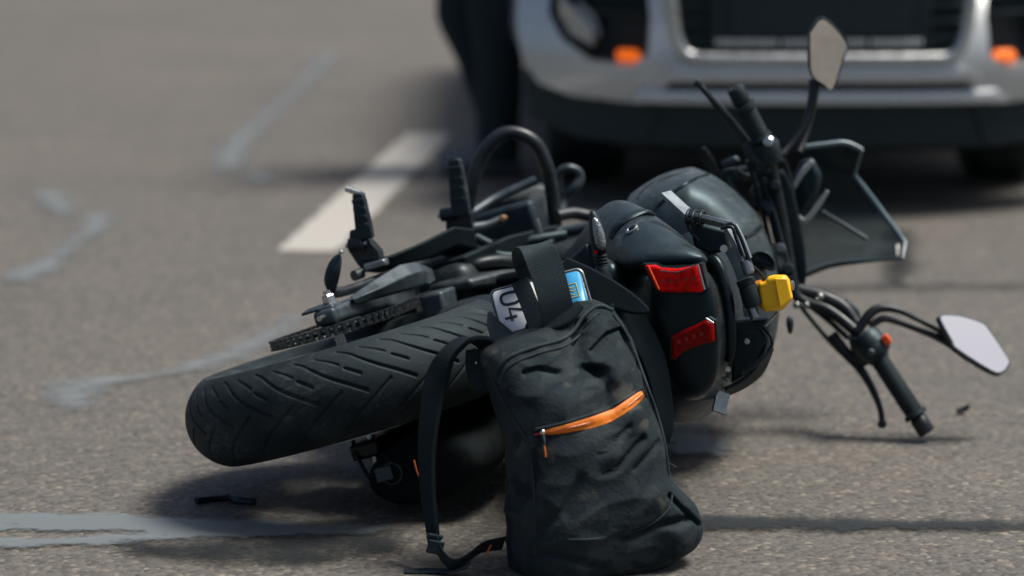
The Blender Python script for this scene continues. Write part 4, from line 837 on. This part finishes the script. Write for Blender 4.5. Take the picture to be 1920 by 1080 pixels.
bf += [tuple(range(NT))[::-1], tuple((len(lf) - 1) * NT + k for k in range(NT))]
body = mesh('bag_body', bv, bf, 'bag', bag)
bpy.context.view_layer.update(); bb = bvh_of(body)
def bs(px, py, off=.001, dflt=5.66):
    h = bb.ray_cast(C0, ray(px, py).normalized())
    p = h[0] - ray(px, py).normalized() * off if h[0] is not None else D(px, py, dflt)
    return p - BG
def bsn(px, py):
    h = bb.ray_cast(C0, ray(px, py).normalized()); return h[1] if h[0] is not None else nrm_f
def DB(px, py, d): return D(px, py, d) - BG
def onbag(name, line, hw, m, off=.0012, sub=5, lift=None):
    """strip of cloth laid on the bag: line of (px, py, half width in px)"""
    P = catmull([Vector(p) for p in line], sub); vs, fs = [], []
    for i, p in enumerate(P):
        t = (P[min(i + 1, len(P) - 1)] - P[max(i - 1, 0)]); t = Vector((t.x, t.y)).normalized(); n = Vector((-t.y, t.x))
        for s in (-1, -.4, .4, 1): 
            vs.append(bs(p.x + n.x * p.z * s, p.y + n.y * p.z * s, off if abs(s) < .9 else off * .2))
    N = len(P)
    for i in range(N - 1):
        for k in range(3): fs.append((i * 4 + k, i * 4 + k + 1, (i + 1) * 4 + k + 1, (i + 1) * 4 + k))
    return mesh(name, vs, fs, m, bag)
M['orange'] = mat('orange_zip_tape', (.80, .20, .004), .5, var=.15, vscale=300, bump=.4, bscale=500)
M['orangecord'] = mat('orange_cord', (.55, .13, .01), .6)
onbag('pocket_flap_edge', [(1004, 806, 4), (1060, 793, 4), (1130, 770, 4), (1165, 752, 4), (1206, 726, 3)], 0, 'bag', .005)
zp = onbag('pocket_zip', [(1012, 813, 2.5), (1040, 807, 7.5), (1080, 798, 10.5), (1125, 786, 11.5), (1150, 776, 10.5), (1180, 757, 10), (1200, 742, 8), (1206, 738, 5)], 0, 'orange', .006)
tube('zip_coil', [bs(x, y, .0055) for x, y in ((1014, 813), (1040, 808), (1080, 799), (1125, 787), (1150, 777), (1180, 759), (1204, 739))], .0016, mat('zip_coil_orange', (.5, .09, .004), .45), zp, curve=5, n=6)
lathe('zip_slider', bs(1017, 810, .004), nrm_f, [(.004, 0), (.005, .003), (.003, .006)], 'steel', zp, n=12)
tube('zip_pull', [bs(1018, 812, .006), bs(1020, 824, .008), bs(1021, 834, .008)], [.0022, .003, .002], 'plastic', zp, n=8)
tube('zip_cord', [bs(1020, 833, .007), bs(1022, 845, .007), bs(1023, 857, .006)], .0018, 'orangecord', zp, n=6)
tube('zip_end', [bs(1002, 815, .002), bs(1012, 813, .004)], .0018, mat('red_thread', (.35, .02, .01), .6), zp, n=6)
for nm, ln, rr in (('top_zip', [(930, 712), (936, 690), (955, 670), (1000, 652), (1050, 638), (1075, 620), (1095, 592), (1122, 574), (1148, 582)], .0045), ('piping', [(922, 700), (940, 745), (965, 790), (990, 835), (998, 880), (1002, 950), (1004, 1040)], .003), ('piping', [(1150, 590), (1176, 628), (1196, 676), (1214, 726), (1230, 770), (1246, 830), (1254, 890)], .003), ('top_seam', [(938, 720), (944, 700), (962, 682), (1005, 664), (1055, 650), (1085, 630), (1104, 602), (1124, 586)], .0025), ('base_seam', [(1002, 1000), (1080, 1012), (1180, 1000), (1250, 960), (1262, 905)], .002)):
    tube(nm, [bs(x, y, .001) for x, y in ln], rr, 'web', bag, curve=8, n=8)
# side pocket at the right foot of the bag
loft('side_pocket', [[DB(x, y, d) for x, y, d in s] for s in ([(1235, 905, 5.70), (1268, 900, 5.74), (1270, 910, 5.80), (1240, 912, 5.80)], [(1235, 950, 5.68), (1290, 945, 5.72), (1295, 955, 5.80), (1240, 955, 5.82)], [(1230, 1005, 5.655), (1312, 990, 5.70), (1315, 1000, 5.79), (1240, 1000, 5.82)], [(1215, 1048, 5.64), (1290, 1030, 5.68), (1290, 1030, 5.76), (1230, 1040, 5.78)])], 'bag', bag, sub=3)
# haul handle
ribbon('haul_handle', [DB(1050, 606, 5.67), DB(1040, 560, 5.66), DB(1024, 505, 5.66), DB(1006, 466, 5.665), DB(990, 464, 5.69), DB(990, 490, 5.735), DB(1010, 540, 5.745), DB(1035, 600, 5.745)], [Vector((1, .25, .12))] * 8, [.060, .060, .062, .060, .056, .054, .05, .05], .004, 'web', bag, curve=7)
ribbon('strap_keeper', [DB(974, 526, 5.695), DB(991, 566, 5.685), DB(1010, 614, 5.68)], Vector((1, .1, .2)), [.032, .032, .034], .003, 'web', bag, curve=5)
ribbon('strap_keeper', [DB(917, 585, 5.69), DB(928, 612, 5.68), DB(955, 650, 5.67)], Vector((1, .1, .3)), [.006, .028, .05], .003, 'web', bag, curve=5)
ribbon('top_panel', [DB(985, 618, 5.69), DB(1045, 600, 5.665), DB(1090, 570, 5.67)], Vector((.3, .7, .6)), [.03, .05, .02], .010, 'mesh', bag, curve=6, bevel=.004)
# left shoulder strap: arch, drop, buckle and tail
ribbon('shoulder_strap', [DB(925, 665, 5.70), DB(905, 643, 5.70), (DB(872, 640, 5.70)), DB(840, 665, 5.70), DB(818, 715, 5.70), DB(806, 780, 5.69), DB(800, 850, 5.68), DB(803, 930, 5.665), DB(810, 985, 5.65), DB(814, 1020, 5.645)], [Vector((.5, -.85, .2))] * 4 + [Vector((.75, -.6, .1))] * 6, [.07, .075, .070, .060, .050, .044, .036, .030, .026, .024], .010, 'mesh', bag, curve=7, bevel=.003)
ribbon('strap_lining', [DB(888, 655, 5.705), DB(892, 690, 5.71), DB(898, 730, 5.715)], Vector((1, 0, -.1)), [.028, .036, .03], .004, 'web', bag, curve=5)
lathe('strap_rivet', DB(893, 680, 5.695), (0, -1, 0), [(.0025, 0), (.0025, .002), (.001, .003)], 'steel', bag, n=10)
ribbon('webbing', [DB(814, 1005, 5.645), DB(828, 1040, 5.63), DB(850, 1058, 5.62), DB(878, 1045, 5.63), DB(905, 1026, 5.65), DB(945, 1018, 5.67)], Vector((.2, -.6, .9)), [.024, .026, .028, .026, .03, .035], .0025, 'web', bag, curve=6)
bk = mesh('buckle', *join(boxgeo(DB(815, 1006, 5.637), Vector((.014, 0, -.003)), Vector((0, .004, 0)), Vector((.002, 0, .004))), boxgeo(DB(816, 1026, 5.632), Vector((.014, 0, -.003)), Vector((0, .004, 0)), Vector((.003, 0, .012)))), 'plastic', bag, bevel=.002)
ribbon('webbing', [Vector(G(758, 1070, .004) - BG), Vector(G(800, 1070, .004) - BG), Vector(G(850, 1068, .010) - BG), Vector(G(880, 1060, .02) - BG)], Vector((0, 1, .1)), .022, .003, 'plastic', bag, curve=5)
tube('strap_thread', [DB(909, 1042, 5.645), DB(921, 1022, 5.645)], .0016, 'orangecord', bag, n=6)
tube('strap_thread', [DB(776, 862, 5.68), DB(782, 885, 5.68), DB(786, 893, 5.68)], .0016, 'orangecord', bag, n=6)
# right shoulder strap folded over the tail
ribbon('shoulder_strap', [DB(1050, 505, 5.75), DB(1100, 528, 5.745), DB(1150, 553, 5.725), DB(1190, 573, 5.705), DB(1217, 584, 5.70)], [Vector((.35, .25, .9))] * 5, [.05, .052, .046, .032, .010], .012, 'mesh', bag, curve=7, bevel=.004)
ribbon('shoulder_strap', [DB(1150, 565, 5.72), DB(1190, 610, 5.73), DB(1222, 670, 5.73), DB(1240, 740, 5.73), DB(1248, 800, 5.73), DB(1245, 830, 5.735)], [Vector((1, .5, .1))] * 6, [.05, .055, .05, .04, .03, .02], .012, 'mesh', bag, curve=7, bevel=.004)
tube('loose_thread', [DB(1254, 868, 5.66), DB(1268, 876, 5.655)], .0012, 'cable', bag, n=6)

# ============================================================ NUMBER PLATE tucked into the bag
pa = (XC * .968 + YC * .25 + V * .05).normalized(); pbv = (XC * .25 - YC * .968 - V * .40); pbv = (pbv - pa * pbv.dot(pa)).normalized(); pn = pa.cross(pbv); 
if pn.dot(V) > 0: pn = -pn
PO = D(915, 545, 5.722)
plate = empty('number_plate', 'white number plate with a blue end reading 04 tucked behind the backpack handle', 'number plate', Matrix.Translation(PO))
def pp(a, b_, h=0): return pa * a + pbv * b_ + pn * h
def rrect(a0, b0, a1, b1, r, h, n=5):
    o = []
    for cx, cy, s in ((a1 - r, b0 + r, -90), (a1 - r, b1 - r, 0), (a0 + r, b1 - r, 90), (a0 + r, b0 + r, 180)):
        for k in range(n + 1): t = R(s + 90 * k / n); o.append(pp(cx + r * math.cos(t), cy + r * math.sin(t), h))
    return o
PW, PHH = .174, .135
M['platewhite'] = mat('plate_white', (.80, .81, .80), .35, var=.06, vscale=60); M['plateblue'] = mat('plate_blue', (.035, .30, .56), .4, var=.08); M['plateblack'] = mat('plate_black', (.012, .013, .015), .5); M['plateyellow'] = mat('plate_yellow', (.65, .50, .03), .5)
prism('plate_sheet', rrect(0, 0, PW, PHH, .014, 0), -pn * .0015, 'alu', plate, bevel=0)
mesh('plate_border', [q for q in rrect(.002, .002, PW - .002, PHH - .002, .0125, .0006)] + [q for q in rrect(.005, .005, PW - .005, PHH - .005, .011, .0006)], [(i, (i + 1) % 24, 24 + (i + 1) % 24, 24 + i) for i in range(24)], 'plateblack', plate, smooth=False)
prism('plate_face', rrect(.005, .005, PW * .74, PHH - .005, .010, .0008), -pn * .0006, 'platewhite', plate, bevel=0)
prism('blue_field', rrect(PW * .74 + .001, .006, PW - .0065, PHH - .006, .009, .0008), -pn * .0006, 'plateblue', plate, bevel=0)
def stroke(name, pl, r, m, closed=False):
    P = [pp(a, b_, .0012) for a, b_ in pl]; 
    if closed: P += [P[0], P[1]]
    return tube(name, P, r, m, plate, n=8, flat=(pn, .35))
# characters run down the plate: height along a, advance along b
zero = []
h0, h1, b0, b1 = .018, .052, .014, .036
for k in range(24): t = 2 * math.pi * k / 24; zero.append(((h0 + h1) / 2 + (h1 - h0) / 2 * sup(math.cos(t), 3), (b0 + b1) / 2 + (b1 - b0) / 2 * sup(math.sin(t), 3)))
stroke('digit_zero', zero, .0027, 'plateblack', True)
h0, h1, b0, b1 = .016, .052, .044, .068
stroke('digit_four', [(h1, b0 + .008), (h0 + .012, b0), (h0 + .012, b1)], .0027, 'plateblack'); stroke('digit_four', [(h0, b1 - .007), (h0 + .022, b1 - .007)], .0027, 'plateblack')
eb = rrect(PW * .74 + .010, .028, PW * .74 + .026, .054, .001, .0011, 2)
tube('emblem_frame', eb + [eb[0]], .0008, 'plateyellow', plate, n=6)
for dx, dy, l in ((.013, .034, .009), (.013, .040, .010), (.013, .047, .009)):
    tube('emblem_stroke', [pp(PW * .74 + dx, dy, .0011), pp(PW * .74 + dx + l * .5, dy + .003, .0011), pp(PW * .74 + dx + l, dy, .0011)], .0008, 'plateyellow', plate, n=6)

# ============================================================ DEBRIS on the road
d1 = empty('broken_trim', 'thin black broken plastic strip lying near the rear tyre', 'debris', Matrix.Translation(G(420, 940)))
o1 = G(420, 940)
tube('strip', [G(x, y, .006) - o1 for x, y in ((368, 939), (395, 935), (432, 933), (444, 938), (478, 941))], [.009, .007, .008, .010, .008], 'plastic', d1, n=8, flat=((0, 0, 1), .8))
o2 = G(1805, 772)
d2 = empty('broken_shard', 'small black curved plastic shard lying beyond the handlebar grip', 'debris', Matrix.Translation(o2))
loft('shard', [[D(x, y, 6.93) - o2 + Vector((0, dy, 0)) for x, y, dy in s] for s in ([(1790, 775, 0), (1793, 768, 0), (1795, 768, .02), (1792, 776, .02)], [(1802, 778, 0), (1805, 765, 0), (1808, 766, .03), (1806, 778, .03)], [(1815, 774, 0), (1814, 758, 0), (1817, 758, .02), (1819, 772, .02)], [(1819, 766, 0), (1817, 756, 0), (1819, 756, .01), (1821, 764, .01)])], 'plastic', d2, sub=1)

# ============================================================ CAR
CX, CY = .930, 9.60
M['paintcar'] = mat('silver_grey_paint', (.56, .59, .59), .28, metal=.3, coat=.6, var=.04, vscale=6, rvar=.05)
M['trimblack'] = mat('black_bumper_plastic', (.012, .015, .017), .55)
M['carglass'] = mat('dark_car_glass', (.01, .013, .015), .05, rvar=0)
M['amber'] = mat('lit_amber_lamp', (.9, .18, .01), .25, emit=(1.0, .16, .01), estr=0.5)
M['chrome'] = mat('satin_chrome', (.52, .54, .53), .3, metal=.85)
car = empty('car', 'silver grey car facing the fallen motorcycle with amber lamps in its bumper', 'car', Matrix.Translation(Vector((CX, CY, 0))) @ Matrix.Diagonal((1.035, 1, 1, 1)))
def yc(x): return .02 + .30 * (abs(x) / .9) ** 3.2          # how the nose sweeps back towards the corners
def fascia(name, poly, y0, th, m, parent=car, bevel=.008, mirrorx=False, prof=None):
    if mirrorx: poly = [(-x, z) for x, z in poly][::-1]
    bm = bmesh.new(); bm.faces.new([bm.verts.new((x, 0, z)) for x, z in poly])
    xs = [p[0] for p in poly]; x = math.floor(min(xs) / .05) * .05 + .05
    while x < max(xs) - .005:
        bmesh.ops.bisect_plane(bm, geom=bm.verts[:] + bm.edges[:] + bm.faces[:], plane_co=(x + 1e-4, 0, 0), plane_no=(1, 0, 0)); x += .05
    if prof:
        zs = [p[1] for p in poly]; z = min(zs) + .02
        while z < max(zs) - .005:
            bmesh.ops.bisect_plane(bm, geom=bm.verts[:] + bm.edges[:] + bm.faces[:], plane_co=(0, 0, z + 1e-4), plane_no=(0, 0, 1)); z += .02
    r = bmesh.ops.extrude_face_region(bm, geom=bm.faces[:])
    for v in [g for g in r['geom'] if isinstance(g, bmesh.types.BMVert)]: v.co.y += th
    for v in bm.verts: v.co.y += y0 + yc(v.co.x) + (prof[1] * (v.co.z - prof[0]) ** 2 if prof else 0)
    bmesh.ops.recalc_face_normals(bm, faces=bm.faces)
    me = bpy.data.meshes.new(name); bm.to_mesh(me); bm.free()
    return fin(name, me, m, parent, smooth=True, bevel=bevel, seg=3)
def z_(y): return (402 - y) / 598
def x_(px): return (px - 1514) / 609
# rear body: lofted hull behind the nose
def carsec(y, hw, z0, zs, zt, rw):
    half = [(hw * .90, z0), (hw, z0 + .12), (hw * 1.01, (z0 + zs) / 2), (hw * .97, zs), (rw, zs + (zt - zs) * .55), (rw * .86, zt - .02), (rw * .4, zt)]
    return [Vector((x, y, z)) for x, z in half] + [Vector((-x, y, z)) for x, z in half[::-1]]
loft('body_shell', [carsec(.42, .84, .34, .70, .80, .70), carsec(.60, .89, .34, .74, .88, .76), carsec(1.3, .92, .32, .84, .98, .78), carsec(1.75, .93, .30, .98, 1.36, .74), carsec(2.3, .93, .30, 1.0, 1.62, .68), carsec(3.4, .93, .30, 1.02, 1.62, .66), carsec(4.2, .90, .34, 1.0, 1.30, .62), carsec(4.55, .84, .42, .92, 1.0, .6)], 'paintcar', car, sub=2)
fascia('hood_front', [(-.80, .76), (-.70, .86), (0, .92), (.70, .86), (.80, .76), (.5, .76), (-.5, .76)], .08, .5, 'paintcar', bevel=.03)
prism('windscreen', [(-.66, 1.55, 1.08), (.66, 1.55, 1.08), (.56, 2.12, 1.53), (-.56, 2.12, 1.53)], (0, -.03, .02), 'carglass', car, bevel=.004)
corner = [(.88, .80), (.885, .56), (.87, .46), (.82, .385), (.72, .352), (.52, .338), (.45, .39), (.40, .455), (.40, .475), (.425, .52), (.455, .80), (.515, .80), (.492, .60), (.500, .49), (.55, .456), (.66, .462), (.75, .525), (.79, .60), (.765, .80)]
for s in (False, True):
    fascia('bumper_corner', corner, 0, .16, 'paintcar', mirrorx=s, bevel=.016, prof=(.455, 2.2))
    fascia('fog_recess', [(.48, .44), (.81, .44), (.81, .82), (.48, .82)], .15, .02, 'trimblack', mirrorx=s)
    for k in range(3): fascia('recess_slat', [(.50, .60 + .06 * k), (.76, .60 + .06 * k), (.76, .615 + .06 * k), (.50, .615 + .06 * k)], .10, .06, 'trimblack', mirrorx=s, bevel=.003)
    sx = -1 if s else 1
    fl = fascia('fog_lamp', [(.655, .500), (.73, .535), (.765, .60), (.755, .66), (.70, .60), (.66, .56)], .07, .05, 'chrome', mirrorx=s, bevel=.008)
    fascia('fog_lens', [(.640, .520), (.69, .545), (.725, .60), (.70, .64), (.655, .60), (.635, .55)], .10, .04, 'lens', parent=fl, mirrorx=s, bevel=.01)
    fascia('indicator_lamp', [(.518, .466), (.586, .463), (.592, .482), (.582, .496), (.524, .495)], .05, .06, 'amber', mirrorx=s, bevel=.008)
    fascia('headlight', [(.50, .84), (.60, .79), (.84, .79), (.85, .84), (.62, .87)], .07, .1, 'lens', mirrorx=s)
    fascia('lower_flare', [(.46, .34), (.74, .356), (.86, .41), (.85, .28), (.70, .22), (.50, .21)], .05, .2, 'trimblack', mirrorx=s)
fascia('bumper_bar', [(-.47, .412), (-.41, .47), (-.36, .482), (.36, .482), (.41, .47), (.47, .412)], -.02, .12, 'paintcar', bevel=.006, prof=(.435, 9))
fascia('lower_bar', [(-.56, .345), (-.52, .385), (.52, .385), (.56, .345)], -.01, .1, 'paintcar', bevel=.005, prof=(.36, 10))
fascia('gap_strip', [(-.55, .38), (.55, .38), (.50, .415), (-.50, .415)], .05, .05, 'trimblack', bevel=.002)
fascia('chin', [(-.60, .21), (-.62, .354), (.62, .354), (.60, .21)], .06, .2, 'trimblack', bevel=.02)
fascia('undertray', [(-.60, .20), (.60, .20), (.58, .17), (-.58, .17)], .25, .5, 'trimblack', bevel=.01)
gr = fascia('grille', [(-.46, .84), (-.40, .48), (.40, .48), (.46, .84)], .07, .02, 'trimblack', bevel=.002)
for k in range(6):
    z = .53 + .05 * k; fascia('grille_slat', [(-.42, z), (.42, z), (.42, z + .016), (-.42, z + .016)], .045, .03, 'trimblack', parent=gr, bevel=.003)
fr_ = [(-.468, .88), (-.455, .78), (-.437, .66), (-.424, .56), (-.405, .512), (-.375, .488), (-.30, .482), (0, .482), (.30, .482), (.375, .488), (.405, .512), (.424, .56), (.437, .66), (.455, .78), (.468, .88)]
tube('grille_frame', [(x, -.012 + yc(x), z) for x, z in fr_], .020, 'chrome', gr, curve=4, n=14)
ph = fascia('plate_holder', [(-.32, .500), (.32, .500), (.32, .70), (-.32, .70)], .012, .03, 'trimblack', bevel=.006)
M['platedark'] = mat('dark_plate', (.016, .021, .024), .4)
fascia('front_plate', [(-.26, .555), (.26, .555), (.26, .685), (-.26, .685)], .004, .012, 'platedark', parent=ph, bevel=.004)
M['lettergrey'] = mat('grey_lettering', (.45, .47, .47), .5)
x = -.305
for k in range(34):                                                # pale maker's line under the plate, too soft to read
    wv = .010 + .006 * ((k * 7) % 3) / 2
    if k in (11, 16, 25): x += .010
    fascia('letter', [(x, .518), (x + wv, .518), (x + wv, .541), (x, .541)], .006, .008, 'lettergrey', parent=ph, bevel=0); x += wv + .004
def carwheel(x, y):
    s = 1 if x > 0 else -1
    wv = lathe('wheel', (x - s * .12, y, .345), (s, 0, 0), [(.10, .02), (.20, .02), (.235, .0), (.31, .0), (.335, .02), (.345, .06), (.345, .18), (.335, .22), (.31, .24), (.235, .24), (.225, .22), (.08, .20)], 'rubber', car, n=48)
    for k in range(5):
        a = 2 * math.pi * k / 5; d = Vector((0, math.cos(a), math.sin(a))); tube('rim_spoke', [Vector((x + s * .10, y, .345)) + d * .03, Vector((x + s * .11, y, .345)) + d * .22], [.03, .022], 'alu', wv, n=8)
for x, y in ((-.66, .92), (.66, .92), (-.68, 3.65), (.68, 3.65)): carwheel(x, y)
mesh('underbody', *boxgeo((0, 2.4, .34), (.54, 0, 0), (0, 1.95, 0), (0, 0, .10)), 'trimblack', car, bevel=.02)
tube('front_axle', [(-.6, .92, .33), (.6, .92, .33)], .05, 'trimblack', car, n=10)

# ============================================================ PERSON beside the car
M['trousers'] = mat('dark_navy_cloth', (.010, .016, .022), .85, var=.3, vscale=25, bump=.3, bscale=120)
M['shirt'] = mat('grey_shirt_cloth', (.06, .07, .08), .9, bump=.3, bscale=150); M['skin'] = mat('skin', (.42, .27, .20), .55); M['shoe'] = mat('dark_shoe_leather', (.07, .085, .10), .4); M['hair'] = mat('dark_hair', (.015, .011, .009), .6, bump=.8, bscale=300)
PX, PY = -.055, 10.62
per = empty('person', 'person in dark trousers and dark shoes standing beside the grey car', 'person', Matrix.Translation(Vector((PX, PY, 0))))
def skinmesh(name, verts, edges, radii, m, root=0, sub=2):
    me = bpy.data.meshes.new(name); me.from_pydata(verts, edges, []); o = bpy.data.objects.new(name, me); COL.objects.link(o); o.parent = per
    md = o.modifiers.new('skin', 'SKIN'); md.use_smooth_shade = True
    for i, r in enumerate(radii):
        sv = me.skin_vertices[0].data[i]; sv.radius = r if isinstance(r, tuple) else (r, r); sv.use_root = (i == root)
    s = o.modifiers.new('sub', 'SUBSURF'); s.levels = sub; s.render_levels = sub
    me.materials.append(M[m] if isinstance(m, str) else m); return o
# body facing -X (left), weight on slightly bent legs; head 1/7.5 of the height
bodyv = [(-.02, 0, .96), (-.02, 0, 1.12), (-.03, 0, 1.30), (-.04, 0, 1.44), (-.05, 0, 1.53), (-.07, 0, 1.60), (-.08, 0, 1.70), (-.075, 0, 1.77),
         (-.02, .10, .90), (-.12, .10, .52), (.01, .10, .10), (-.02, -.10, .90), (.01, -.09, .52), (.012, -.09, .10),
         (-.04, .19, 1.42), (-.02, .24, 1.14), (-.14, .24, .94), (-.04, -.19, 1.42), (-.02, -.24, 1.14), (-.14, -.24, .94), (-.19, .24, .87), (-.19, -.24, .87)]
bodye = [(0, 1), (1, 2), (2, 3), (3, 4), (4, 5), (5, 6), (6, 7), (0, 8), (8, 9), (9, 10), (0, 11), (11, 12), (12, 13), (3, 14), (14, 15), (15, 16), (3, 17), (17, 18), (18, 19), (16, 20), (19, 21)]
bodyr = [(.11, .15), (.10, .13), (.11, .15), (.09, .13), .055, .075, .095, .05, .08, .06, .042, .08, .06, .042, .058, .043, .03, .058, .043, .03, .028, .028]
skinmesh('body', bodyv, bodye, bodyr, 'skin')
def limb(name, secs, m):                        # clothes as lofted sleeves round the limbs
    return loft(name, [[Vector((cx + rx * math.cos(2 * math.pi * k / 14), cy + ry * math.sin(2 * math.pi * k / 14), z)) for k in range(14)] for cx, cy, z, rx, ry in secs], m, per, sub=2)
for sy, dx in ((.10, 0), (-.09, .012)):
    kn = (-.10, -.112, -.05, .0) if sy > 0 else (.0, .01, .015, .012)
    limb('trouser_leg', [(-.02, sy * .95, .98, .10, .10), (-.05 if sy > 0 else -.01, sy, .80, .112, .105), (kn[0], sy, .62, .105, .092), (kn[0] * .7 + kn[1] * .3, sy, .56, .096, .09), (kn[1], sy, .50, .100, .088), (kn[2], sy, .36, .076, .078), (kn[2] * .6 + kn[3] * .4, sy, .28, .080, .075), (kn[3], sy, .20, .068, .072), (.005 + dx, sy, .12, .074, .072), (.0 + dx, sy, .08, .066, .070), (.005 + dx, sy, .045, .070, .072)], 'trousers')
    loft('shoe', [[Vector((x + dx, sy + w_ * math.cos(a), max(0, z + h * math.sin(a)))) for a in [2 * math.pi * k / 12 for k in range(12)]] for x, w_, z, h in ((.075, .022, .03, .03), (.06, .036, .045, .045), (.0, .042, .05, .05), (-.08, .046, .04, .04), (-.15, .045, .032, .032), (-.185, .03, .025, .025), (-.198, .012, .02, .018))], 'shoe', per, sub=1)
limb('hips', [(-.02, 0, .88, .115, .17), (-.02, 0, .98, .12, .17), (-.02, 0, 1.06, .11, .155)], 'trousers')
limb('shirt', [(-.02, 0, 1.00, .13, .175), (-.02, 0, 1.15, .125, .165), (-.03, 0, 1.32, .135, .19), (-.04, 0, 1.43, .11, .20), (-.045, 0, 1.50, .075, .10), (-.05, 0, 1.53, .062, .065)], 'shirt')
for s in (-1, 1):
    limb('sleeve', [(-.04, .17 * s, 1.47, .05, .05), (-.035, .205 * s, 1.36, .064, .06), (-.025, .235 * s, 1.20, .056, .056), (-.02, .245 * s, 1.12, .054, .054)], 'shirt')
    for k in range(5):
        b0_ = Vector((-.19 + (.012 if k == 4 else 0), .24 * s + (.030 - .018 * k if k < 4 else -.034 * s), .865 if k < 4 else .895)); L_ = (.072, .082, .078, .062, .055)[k]
        tube('finger', [b0_, b0_ + Vector((-.018, 0, -L_ * .5)), b0_ + Vector((-.020, 0, -L_))], [.009, .0085, .007], 'skin', per, n=8, curve=3)
limb('hair', [(-.07, 0, 1.70, .09, .085), (-.06, 0, 1.75, .098, .088), (-.06, 0, 1.80, .080, .072), (-.06, 0, 1.825, .03, .03)], 'hair')
